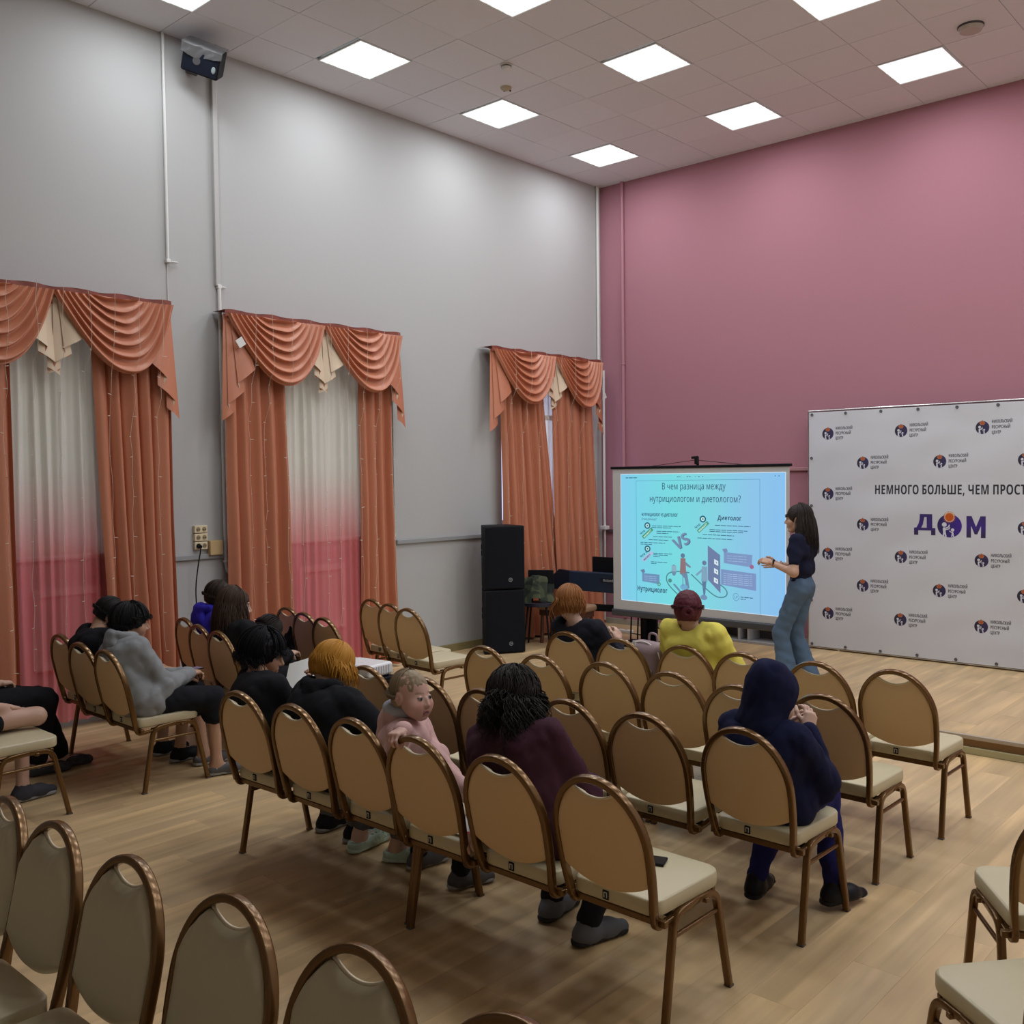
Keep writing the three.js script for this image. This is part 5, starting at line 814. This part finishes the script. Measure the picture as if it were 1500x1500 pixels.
  // clothes
  const sh = o.shirt;
  if (sh) {
    const e = sh.e ?? 0.016, fu = sh.short ? 0.62 : 1, ff = sh.short ? 0 : sh.sleeve ?? 0.96, pr = [...torso(e), ...armP(SR, ER, WR, e - 0.001, fu, ff), ...armP(SL, EL, WL, e - 0.001, fu, ff)];
    const lg = sh.long ?? (sh.hem ? 0 : 0.13); if (lg) pr.push(cap(add(P, Rh, 0.08 * w), add(mix(HR, KR, lg), [0, 0.01, 0]), 0.1 * w + e, 0.085 * w + e), cap(add(P, Rh, -0.08 * w), add(mix(HL, KL, lg), [0, 0.01, 0]), 0.1 * w + e, 0.085 * w + e));
    if (sh.collar) pr.push(cap(add(N, U, -0.03), add(N, U, 0.02), 0.066 * s, 0.062 * s));
    const nk = cap(add(N, U, sh.neckDown ?? -0.01), neckB, (sh.neckR ?? 0.06) * s, 0.075 * s), fo = folds(sh.fold ?? 0.008, sh.sd || 1);
    const cut = sh.hem ? (d, y) => smax(d, sh.hem - y, 0.01) : d => d;
    part(sh.name || 'shirt', mesh(pr, 0.04, o.h || 0.0115, (d, x, y, z) => cut(smax(fo(d, x, y, z), -dist(nk, x, y, z), 0.012), y)), fabric(sh.c, sh.rough), root);
    if (sh.hoodDown) {
      const bk = [-fwd[0], 0, -fwd[2]], c0 = add(add(N, U, 0.0), bk, 0.045 * s), hp_ = [];
      for (let k = 0; k <= 8; k++) { const a = lerp(-2.2, 2.2, k / 8), q = add(add(add(N, U, 0.035 * s + 0.01 * Math.cos(a)), Rv, 0.088 * s * Math.sin(a)), bk, (0.075 * Math.cos(a) + 0.01) * s); if (k) hp_.push(cap(hp_.last, q, 0.026 * s, 0.026 * s)); hp_.last = q; }
      hp_.push(elp(add(add(N, U, -0.05 * s), bk, 0.10 * s), [0.10 * s, 0.085 * s, 0.042 * s], [V(...Rv), V(0, 1, 0), V(...bk)]), cap(add(add(N, U, -0.01), bk, 0.1 * s), add(add(N, U, -0.12 * s), bk, 0.125 * s), 0.035 * s, 0.02 * s));
      part('hood', mesh(hp_, 0.035, 0.009, (d, x, y, z) => Math.max(folds(0.007, 5)(d, x, y, z), -dist(cap(add(N, U, -0.02), neckB, 0.052 * s, 0.06 * s), x, y, z))), fabric(sh.hoodC || sh.c), root);
      if (sh.hoodIn) part('hood_lining', mesh(hp_.slice(0, 8).map(q => cap(add(q.a, U, 0.02), add(q.b, U, 0.02), 0.025 * s)), 0.03, 0.008), fabric(sh.hoodIn), root);
    }
    if (sh.hoodUp) {
      const g = surfNet((x, y, z) => { let d = dist(elp([0, 0.018, 0.02], [0.112, 0.138, 0.128]), x, y, z); d = smin(d, dist(elp([0, 0.095, 0.075], [0.06, 0.055, 0.05]), x, y, z), 0.08); d = smin(d, dist(cap([-0.05, -0.13, 0.04], [0.05, -0.13, 0.04], 0.075), x, y, z), 0.08); d = smax(d, -dist(elp([0, -0.012, -0.075], [0.078, 0.10, 0.115]), x, y, z), 0.02); return d + 0.004 * (1 - 2 * Math.abs(N3(x * 13, y * 9, z * 13 + 2))) + 0.003 * N3(x * 30, y * 14, z * 25); }, [-0.16, -0.24, -0.17], [0.16, 0.2, 0.2], 0.006);
      g.applyMatrix4(M4); g.computeVertexNormals(); part('hood', g, fabric(sh.c), root);
    }
  }
  const tr = o.trousers;
  if (tr) {
    const e = tr.e ?? 0.014, f1 = tr.f ?? 0.95, e2 = tr.e2 ?? e, tt = tr.t ?? 1, pr = [cap(add(P, Rh, 0.065 * w), add(P, Rh, -0.065 * w), 0.105 * w + 0.004), cap(add(mix(P, N, 0.1), Rh, 0.045), add(mix(P, N, 0.1), Rh, -0.045), 0.095 * w + 0.002), ...legP(HR, mix(HR, KR, tt), AR, e, e2, tt < 1 ? 0 : f1), ...legP(HL, mix(HL, KL, tt), AL, e, e2, tt < 1 ? 0 : f1)];
    const jb = folds(tr.fold ?? 0.009, 3, 9), low = Math.min(AR[1], AL[1]);
    part(tr.name || 'trousers', mesh(pr, 0.035, o.h || 0.0115, (d, x, y, z) => jb(d, x, y, z)), fabric(tr.c), root);
  }
  const so = o.shoes;
  if (so) for (const [A, d] of [[AR, toeR], [AL, toeL]]) {
    const n = Math.hypot(...d), q = d.map(v => v / n), y0 = A[1] - 0.078 * s, F = foot(A, d, so.e ?? 0.009), fl = so.open ? F.slice(0, 2) : F;
    const sm = part(so.name || 'shoe', mesh(fl, 0.03, 0.0065, (v, x, y, z) => { let k = smax(v, y0 + 0.004 - y, 0.006); if (so.open) k = smax(k, y - (A[1] - 0.022 * s) - clamp(((x - A[0]) * q[0] + (z - A[2]) * q[2]) * 0.15, -0.02, 0.01), 0.006); if (so.holes) { const a = (x - A[0]) * q[0] + (z - A[2]) * q[2], b = (x - A[0]) * -q[2] + (z - A[2]) * q[0]; if (y > A[1] - 0.05 * s && a > 0.05) { const u = ((a / 0.026) % 1) - 0.5, w2 = ((b / 0.024 + 10.5) % 1) - 0.5; k = smax(k, -(Math.hypot(u * 0.026, w2 * 0.024) - 0.0065), 0.002); } } return k; }, 0.02), fabric(so.c, so.rough ?? 0.6), root);
    part('sole', mesh([cap(add([A[0], y0 + 0.009, A[2]], q, -0.036 * s), add([A[0], y0 + 0.009, A[2]], q, 0.165 * s), 0.042 * s, 0.038 * s)], 0.01, 0.008, (v, x, y, z) => smax(v, Math.abs(y - y0 - 0.011) - 0.011, 0.004)), fabric(so.sole || [0.3, 0.3, 0.3], 0.7), sm);
    if (so.strap) part('strap', tube([add(add(A, [-q[2], 0, q[0]], 0.04 * s), [0, -0.035 * s, 0]), add(A, q, -0.052 * s).map((v, i) => i === 1 ? v - 0.028 * s : v), add(add(A, [-q[2], 0, q[0]], -0.04 * s), [0, -0.035 * s, 0])], 0.008, 14, 6), fabric(so.strap, 0.6), sm);
  }
  const ha = o.hair;
  if (ha) {
    const gs = []; if (!ha.noCap) { const c = hairCap(ha); c.applyMatrix4(M4); gs.push(c); }
    for (const st of ha.strands || []) { const g = strands(st, M4, Mi); g.applyMatrix4(M4); gs.push(g); }
    for (const [c, r, tor] of ha.buns || []) { const g = tor ? new THREE.TorusGeometry(r * 0.7, r * 0.48, 10, 24) : new THREE.IcosahedronGeometry(r, 4); if (tor) g.rotateX(R(tor)); const p = g.attributes.position; for (let i = 0; i < p.count; i++) { const k = 1 + 0.09 * N3(p.getX(i) * 90, p.getY(i) * 40, p.getZ(i) * 60); p.setXYZ(i, p.getX(i) * k, p.getY(i) * k, p.getZ(i) * k); } g.translate(...c); g.computeVertexNormals(); g.applyMatrix4(M4); gs.push(g); }
    gs.forEach(g => { g.computeVertexNormals(); });
    part('hair', gs, mat(ha.c, 0.55, { physical: true, specularIntensity: ha.spec ?? 0.5 }), root);
  }
  root.userData.joints = undefined; delete root.userData.joints;
  return { root, SR, SL, ER, EL, WR, WL, KR, KL, AR, AL, H, N, P, hp, U, Rv, fwd, s };
}
// ------------------------------------------------------------------ the people
const BLK = [0.012, 0.012, 0.014];
{ // the presenter, standing
  const q = person({ label: 'standing woman in navy tee and wide blue jeans pointing at the screen', at: [-3.93, 0, -8.22], turn: 96, P: [0, 0.90, 0.02], N: [0, 1.38, 0.03], H: [0.0, 1.525, -0.015], pitch: 4, headYaw: 10, skin: [0.50, 0.30, 0.21], brow: [0.03, 0.02, 0.02],
    WR: [0.10, 1.10, -0.24], WL: [-0.17, 1.135, -0.20], poleR: [0.5, -1, 0.7], poleL: [-0.4, -1, 0.8], hR: 'open', hL: 'relaxed', dR: [0.05, -0.1, -1], bR: [0.8, -0.5, 0], dL: [0.1, 0.25, -1], bL: [-0.5, 0.85, 0.1],
    AR: [0.08, 0.085, 0.07], AL: [-0.10, 0.085, -0.07], kpR: [0.05, 0, -1], kpL: [-0.05, 0, -1], wide: 0.92,
    shirt: { c: [0.012, 0.014, 0.035], short: true, e: 0.016, hem: 0.97, sd: 2 }, trousers: { c: [0.088, 0.140, 0.215], e: 0.016, e2: 0.056, f: 0.98, name: 'jeans', fold: 0.008 }, shoes: { c: [0.35, 0.34, 0.33], sole: [0.6, 0.6, 0.6] },
    hair: { c: [0.022, 0.016, 0.014], face: 0.1, low: -0.05, strands: [{ n: 420, len: [0.16, 0.36], seed: 3, thick: 0.024, r: 0.0042, from: -1.62, to: 1.62 }, { n: 60, len: [0.0, 0.012], from: 2.5, to: 3.78, seed: 5, thick: 0.010, r: 0.003 }] } });
  part('wristwatch', new THREE.TorusGeometry(0.031, 0.008, 8, 20).rotateY(0.2).translate(...add(q.WL, [0, -0.005, 0.03])), M.black, q.root);
  part('bracelet', new THREE.TorusGeometry(0.031, 0.004, 8, 20).translate(...add(q.WR, [0, 0, 0.03])), M.white, q.root);
  part('necklace', tube([add(q.N, [-0.06, 0.03, -0.03]), add(q.N, [-0.035, -0.02, -0.10]), add(q.N, [0, -0.05, -0.125]), add(q.N, [0.035, -0.02, -0.10]), add(q.N, [0.06, 0.03, -0.03])], 0.006, 24, 6), mat([0.55, 0.5, 0.48], 0.4), q.root);
}
person({ label: 'person in a yellow shirt with dark red hair in a bun, seen from behind', at: [-3.185, 0, -5.365], P: [0, 0.55, 0.06], N: [-0.04, 0.985, 0.12], headYaw: 32, H: [-0.065, 1.08, 0.12], wide: 1.02, WR: [0.16, 0.62, -0.24], WL: [-0.18, 0.62, -0.24], AR: [0.14, 0.085, -0.33], AL: [-0.14, 0.085, -0.33], pitch: 6, skin: [0.5, 0.29, 0.2],
  shirt: { c: [0.68, 0.60, 0.12], e: 0.022, sleeve: 0.2, fold: 0.012, sd: 4, long: 0.2 }, trousers: { c: BLK }, shoes: { c: BLK }, hair: { c: [0.095, 0.016, 0.028], face: 0.098, capThick: 0.012, rough: 0.003, buns: [[[0, -0.008, 0.125], 0.034, 8]], strands: [{ n: 240, len: [0.0, 0.012], seed: 4, thick: 0.008, r: 0.003, from: -1.5, to: 1.5 }] } });
{ const q = person({ label: 'person in black with red-blond bob hair by the loudspeakers, seen from behind', at: [-4.067, 0, -5.337], N: [-0.06, 0.93, 0.10], H: [-0.12, 1.045, 0.09], headYaw: 22, pitch: 14, roll: 3, WR: [0.02, 0.76, -0.26], WL: [-0.22, 0.76, -0.26], hR: 'hold', hL: 'hold', dR: [-0.3, 0.7, -0.6], dL: [0.3, 0.7, -0.6], bR: [0.7, 0.3, 0], bL: [-0.7, 0.3, 0], AR: [0.12, 0.085, -0.33], AL: [-0.12, 0.085, -0.33], skin: [0.56, 0.36, 0.28], wide: 0.95,
  shirt: { c: [0.012, 0.013, 0.02], e: 0.018, neckR: 0.068, neckDown: -0.04, sleeve: 0.75, sd: 7 }, trousers: { c: BLK }, shoes: { c: [0.2, 0.2, 0.2] }, hair: { c: [0.27, 0.105, 0.03], coverEars: true, low: -0.06, strands: [{ n: 460, len: [0.05, 0.11], seed: 8, thick: 0.022, r: 0.0036, tuck: 0.02, from: -2.2, to: 2.2 }, { n: 7, len: [0.13, 0.16], seed: 9, from: -1.1, to: -0.7, sway: 0.05, r: 0.006 }] } }); }
person({ label: 'hooded person in a navy hoodie and blue trousers holding a hand up', at: [-1.946, 0, -3.84], turn: -4, P: [0, 0.54, 0.02], N: [0.0, 0.86, 0.09], H: [0.015, 0.965, 0.04], pitch: 20, headYaw: -22, bow: 0.04, WR: [0.06, 0.80, -0.17], WL: [-0.08, 0.78, -0.24], poleR: [0.5, -1, 0.15], poleL: [-0.8, -0.7, 0], hR: 'hold', hL: 'hold', dR: [-0.05, 0.9, -0.45], bR: [0.9, 0.1, 0.4], dL: [0.4, 0.7, -0.4], bL: [-0.6, 0.4, 0], AR: [0.13, 0.10, -0.27], AL: [-0.16, 0.10, -0.10], toeR: [0.3, -0.1, -1], toeL: [-0.2, -0.05, -1], kpR: [-0.3, 0.5, -1], kpL: [-0.2, 0.5, -1], skin: [0.58, 0.38, 0.30], s: 0.95,
  shirt: { c: [0.010, 0.012, 0.042], e: 0.026, fold: 0.011, name: 'hoodie', hoodUp: true, sd: 9, collar: true }, trousers: { c: [0.018, 0.017, 0.10], e: 0.022, e2: 0.012, fold: 0.012 }, shoes: { c: [0.012, 0.012, 0.016], sole: [0.02, 0.02, 0.02], rough: 0.4 }, hair: { c: [0.03, 0.02, 0.015] } });
person({ label: 'woman in burgundy with long dark curly hair, seen from behind', at: [-2.445, 0, -2.912], P: [-0.02, 0.56, 0.02], N: [-0.155, 0.915, 0.03], H: [-0.20, 1.005, -0.04], pitch: 16, roll: 6, rollS: 10, wide: 1.08, bow: 0.05, WR: [-0.02, 0.64, -0.30], WL: [-0.245, 0.53, 0.10], poleR: [0.7, -0.6, 0.5], poleL: [-0.5, -0.1, -1], hL: 'relaxed', dL: [-0.02, -0.35, 0.95], bL: [-0.5, 0.8, 0.3], AR: [0.02, 0.085, -0.22], AL: [-0.24, 0.085, -0.30], toeR: [0.3, 0, -1], toeL: [-0.1, 0, -1], kpL: [-0.1, 0.5, -1], skin: [0.5, 0.3, 0.22],
  shirt: { c: [0.052, 0.018, 0.030], e: 0.024, fold: 0.010, name: 'sweatshirt', long: 0.25, sd: 12 }, trousers: { c: [0.014, 0.014, 0.018] }, shoes: { c: [0.12, 0.125, 0.14], sole: [0.03, 0.03, 0.03], name: 'slipper' },
  hair: { c: [0.020, 0.016, 0.014], spec: 0.3, coverEars: true, rough: 0.011, capThick: 0.02, low: -0.07, strands: [{ n: 480, len: [0.05, 0.13], seed: 21, thick: 0.030, r: 0.0032, curl: 0.008, from: -2.2, to: 2.2, tuck: -0.0, wrap: 1.9 }, { n: 170, len: [0.20, 0.38], seed: 22, thick: 0.03, r: 0.0028, curl: 0.009, from: 0.6, to: 1.5, tuck: -0.125, wrap: 1.75 }, { n: 26, len: [0.14, 0.24], seed: 23, thick: 0.03, r: 0.0027, curl: 0.010, from: -0.1, to: 0.5, tuck: -0.05 }] } });
{ const q = person({ label: 'girl in a pink hoodie turned round, gripping the next chair back', at: [-3.31, 0, -2.925], s: 0.86, child: true, wide: 1.12, P: [0.03, 0.55, 0.02], N: [0.07, 0.85, 0.05], H: [0.155, 0.975, 0.085], yaw: -46, hipYaw: -20, ER: [0.13, 0.69, 0.19], headYaw: -84, pitch: 2, roll: 2, WR: [0.30, 0.885, 0.27], WL: [0.42, 0.53, -0.02], poleR: [-0.5, -0.6, -0.8], poleL: [0.2, -1, -0.6], hR: 'grip', dR: [0.15, -0.1, 0.9], bR: [-0.1, 1, 0.2], hL: 'relaxed', dL: [0.5, -0.7, -0.1], AR: [0.10, 0.075, -0.25], AL: [-0.22, 0.075, -0.28], toeR: [0.35, 0, -0.9], toeL: [0.2, 0, -1], kpR: [0.2, 0.5, -1], skin: [0.60, 0.36, 0.29], blush: 0.5, lips: [0.46, 0.16, 0.14], brow: [0.34, 0.2, 0.13], hs: 1.0, h: 0.009,
  shirt: { c: [0.60, 0.38, 0.36], e: 0.016, fold: 0.010, name: 'hoodie', hoodDown: true, hoodC: [0.56, 0.36, 0.34], hoodIn: [0.42, 0.43, 0.47], sd: 14, rough: 0.9 }, trousers: { c: [0.014, 0.015, 0.02] }, shoes: { c: [0.09, 0.085, 0.085], sole: [0.33, 0.33, 0.33], name: 'sneaker' },
  hair: { c: [0.29, 0.22, 0.14], face: 0.109, faceY: -0.044, capThick: 0.001, rough: 0.0025, low: -0.045, strands: [{ n: 460, len: [0.0, 0.003], seed: 31, thick: 0.005, r: 0.0016, wrap: 1.9, from: -1.5, to: 1.5 }, { n: 12, len: [0.03, 0.06], seed: 32, thick: 0.012, r: 0.0015, from: -0.8, to: 0.8, sway: 0.02 }], buns: [[[0, 0.01, 0.118], 0.026]] } }); }
person({ label: 'person in a black hoodie with a bowed head of straight orange hair', at: [-3.735, 0, -2.915], P: [0.0, 0.55, 0.04], N: [-0.11, 0.89, 0.02], H: [-0.155, 0.985, -0.07], pitch: 34, headYaw: -12, roll: 6, bow: 0.06, wide: 1.02, WR: [0.17, 0.62, -0.26], WL: [-0.15, 0.64, -0.26], poleR: [1, -0.3, 0.3], AR: [0.06, 0.085, -0.28], AL: [-0.2, 0.085, -0.25], toeR: [0.75, 0, -0.5], toeL: [-0.1, 0, -1], skin: [0.55, 0.35, 0.26],
  shirt: { c: [0.010, 0.011, 0.014], e: 0.03, fold: 0.011, name: 'hoodie', hoodDown: true, sd: 16 }, trousers: { c: [0.10, 0.10, 0.105], f: 0.85 }, shoes: { c: [0.46, 0.60, 0.50], sole: [0.5, 0.62, 0.54], open: true, holes: true, strap: [0.5, 0.62, 0.54], name: 'clog', e: 0.011 },
  hair: { c: [0.52, 0.245, 0.035], coverEars: true, low: -0.06, strands: [{ n: 560, len: [0.06, 0.11], seed: 41, thick: 0.015, r: 0.0033, tuck: 0.0, from: -2.4, to: 2.4 }, { n: 120, len: [0.02, 0.06], seed: 42, thick: 0.013, r: 0.0033, from: 2.4, to: 3.9 }] } });
person({ label: 'person in a black tee with shaggy black hair looking down to the right', at: [-4.183, 0, -2.91], P: [0, 0.55, 0.04], N: [-0.20, 0.90, 0.03], H: [-0.265, 0.995, -0.04], pitch: 14, headYaw: -48, yaw: -12, bow: 0.05, WR: [-0.06, 0.80, -0.26], WL: [-0.22, 0.62, -0.30], poleR: [0.6, -1, 0.1], hR: 'hold', dR: [-0.2, 0.85, 0.1], bR: [0.6, 0.1, -0.7], AR: [0.12, 0.085, -0.33], AL: [-0.12, 0.085, -0.33], skin: [0.46, 0.27, 0.175],
  shirt: { c: [0.011, 0.011, 0.014], short: true, e: 0.02, sd: 18, neckR: 0.068, neckDown: -0.03 }, trousers: { c: [0.16, 0.155, 0.15] }, shoes: { c: BLK },
  hair: { c: [0.010, 0.010, 0.013], spec: 0.3, coverEars: true, capThick: 0.022, rough: 0.008, low: -0.05, face: 0.09, strands: [{ n: 480, len: [0.0, 0.06], seed: 51, thick: 0.034, r: 0.0034, from: -1.85, to: 1.85, sway: 0.02, wrap: 1.95 }, { n: 140, len: [0.0, 0.02], seed: 52, thick: 0.034, r: 0.0034, from: 2.3, to: 4.0 }, { n: 5, len: [0.13, 0.16], seed: 53, from: 1.35, to: 1.9, r: 0.004 }] } });
{ const q = person({ label: 'boy in a grey hoodie and black shorts, phone in his hands, seen in profile', at: [-5.86, 0, -3.044], turn: -6, P: [0, 0.55, 0.08], N: [-0.13, 0.91, 0.10], H: [-0.20, 1.005, 0.04], headYaw: -20, pitch: 6, bow: 0.05, WR: [-0.02, 0.655, -0.26], WL: [-0.12, 0.64, -0.24], poleR: [0.8, -0.8, 0.5], hR: 'hold', hL: 'hold', dR: [-0.25, 0.05, -1], dL: [0.2, 0.0, -1], AR: [0.15, 0.085, -0.36], AL: [-0.13, 0.085, -0.40], toeR: [0.25, 0, -1], toeL: [0.1, 0, -1], skin: [0.46, 0.265, 0.175],
  shirt: { c: [0.235, 0.245, 0.255], e: 0.026, fold: 0.012, name: 'hoodie', hoodDown: true, sd: 20, rough: 0.95 }, trousers: { c: [0.012, 0.013, 0.017], f: 0.22, e: 0.024, e2: 0.03, name: 'shorts' }, shoes: { c: [0.10, 0.10, 0.105], sole: [0.3, 0.3, 0.28], open: true, strap: [0.42, 0.41, 0.38], name: 'clog', e: 0.011 },
  hair: { c: [0.010, 0.010, 0.011], spec: 0.35, capThick: 0.02, rough: 0.011, low: -0.035, face: 0.088, strands: [{ n: 300, len: [0.0, 0.02], seed: 61, thick: 0.026, r: 0.0036, from: -2.2, to: 2.2, sway: 0.02, wrap: 2.0, fringe: 1.35 }, { n: 90, len: [0.0, 0.02], seed: 62, thick: 0.034, r: 0.0036, wrap: 1.4, from: 2.4, to: 3.9 }] } });
  const ph = thing('phone', 'phone held in the hands of the boy in grey', 'phone', [-5.98, 0.655, -3.40], 10); part('phone_body', box(0.075, 0.008, 0.15, 0, 0, 0, 0.004), M.black, ph); part('phone_screen', box(0.068, 0.002, 0.14, 0, 0.004, 0), mat([0.3, 0.25, 0.4], 0.2), ph); }
person({ label: 'boy in a black tee with a deeply bowed head beside the radiator screen', at: [-6.27, 0, -3.065], N: [-0.22, 0.92, 0.08], H: [-0.235, 1.005, -0.03], pitch: 40, headYaw: -20, bow: 0.08, WR: [0.14, 0.64, -0.27], WL: [-0.12, 0.64, -0.27], AR: [0.12, 0.085, -0.33], AL: [-0.12, 0.085, -0.33], skin: [0.44, 0.255, 0.165],
  shirt: { c: [0.010, 0.010, 0.013], short: true, e: 0.018, neckR: 0.066, neckDown: -0.03, sd: 22 }, trousers: { c: [0.14, 0.145, 0.15], f: 0.3, e: 0.03, name: 'shorts' }, shoes: { c: BLK }, hair: { c: [0.010, 0.009, 0.009], capThick: 0.006, rough: 0.003, low: -0.04, face: 0.096, strands: [{ n: 260, len: [0, 0.005], seed: 81, thick: 0.010, r: 0.003, wrap: 1.9, from: -1.7, to: 1.7 }] } });
person({ label: 'boy in a bright blue hoodie by the wall, half hidden', at: [-6.74, 0, -4.08], turn: -6, N: [0.06, 0.92, 0.10], H: [0.115, 1.03, 0.05], pitch: 22, headYaw: -20, WR: [0.12, 0.62, -0.24], WL: [-0.12, 0.62, -0.24], AR: [0.12, 0.085, -0.33], AL: [-0.12, 0.085, -0.33], skin: [0.5, 0.3, 0.22], shirt: { c: [0.040, 0.030, 0.42], e: 0.028, name: 'hoodie', hoodDown: true, sd: 24 }, trousers: { c: [0.05, 0.02, 0.10] }, shoes: { c: BLK }, hair: { c: [0.03, 0.018, 0.012], rough: 0.004, capThick: 0.008, strands: [{ n: 260, len: [0, 0.008], seed: 82, thick: 0.014, r: 0.003, wrap: 1.95, from: -1.7, to: 1.7 }] } });
person({ label: 'girl in black with long loose brown hair, before the drape', at: [-5.95, 0, -3.89], turn: -6, N: [-0.09, 0.92, 0.12], H: [-0.13, 1.035, 0.09], pitch: 10, headYaw: -22, WR: [0.02, 0.66, -0.24], WL: [-0.16, 0.64, -0.24], AR: [0.12, 0.085, -0.33], AL: [-0.12, 0.085, -0.33], skin: [0.52, 0.34, 0.26], shirt: { c: [0.011, 0.011, 0.013], e: 0.02, sd: 26, sleeve: 0.9 }, trousers: { c: BLK }, shoes: { c: BLK },
  hair: { c: [0.055, 0.032, 0.022], coverEars: true, face: 0.09, low: -0.06, strands: [{ n: 420, len: [0.15, 0.30], seed: 71, thick: 0.024, r: 0.0038, from: -2.3, to: 2.3 }] } });
person({ label: 'person with a dark brown bowed head, mostly hidden by shaggy black hair', at: [-6.33, 0, -3.96], N: [-0.02, 0.74, -0.20], H: [-0.02, 0.76, -0.29], pitch: 60, bow: 0.10, WR: [0.14, 0.5, -0.38], WL: [-0.14, 0.5, -0.38], AR: [0.12, 0.085, -0.33], AL: [-0.12, 0.085, -0.33], shirt: { c: [0.012, 0.011, 0.013], e: 0.02, sd: 28 }, trousers: { c: BLK }, shoes: { c: BLK }, hair: { c: [0.016, 0.010, 0.009], rough: 0.004, capThick: 0.01, strands: [{ n: 260, len: [0, 0.008], seed: 83, thick: 0.016, r: 0.003, wrap: 1.95, from: -2.2, to: 2.2 }] } });
person({ label: 'seated person in black trousers and dark clogs, far left edge', at: [-6.70, 0, -2.17], turn: -8, P: [0.08, 0.56, -0.06], N: [0, 0.98, 0.10], H: [0, 1.12, 0.06], pitch: 20, WR: [0.17, 0.66, -0.22], WL: [-0.12, 0.62, -0.24], hR: 'hold', AR: [0.06, 0.085, -0.46], AL: [-0.0, 0.085, -0.62], kpR: [0.1, 0.8, -1], skin: [0.5, 0.31, 0.23], shirt: { c: [0.012, 0.07, 0.09], e: 0.02, sd: 30, sleeve: 0.7 }, trousers: { c: [0.012, 0.012, 0.015], e: 0.03, e2: 0.03, f: 0.9 }, shoes: { c: [0.06, 0.062, 0.075], sole: [0.05, 0.05, 0.06], name: 'clog', open: true, holes: true, e: 0.012 }, hair: { c: [0.02, 0.015, 0.012] } });
person({ label: 'person in black shorts, bare leg folded on the seat, at the left edge', at: [-5.95, 0, -2.04], P: [-0.1, 0.56, 0.10], N: [-0.14, 0.98, 0.18], H: [-0.14, 1.12, 0.16], WR: [0.0, 0.62, -0.16], WL: [-0.3, 0.62, -0.1], AR: [-0.28, 0.53, -0.02], AL: [-0.16, 0.085, -0.30], kpR: [0.6, 0, -1], toeR: [-1, 0, 0.2], skin: [0.5, 0.31, 0.23], shirt: { c: [0.012, 0.07, 0.09], short: true, sd: 32 }, trousers: { c: [0.012, 0.012, 0.015], t: 0.45, name: 'shorts' }, shoes: { c: [0.05, 0.05, 0.06] }, hair: { c: [0.02, 0.015, 0.012] } });
renderer.render(scene, camera);
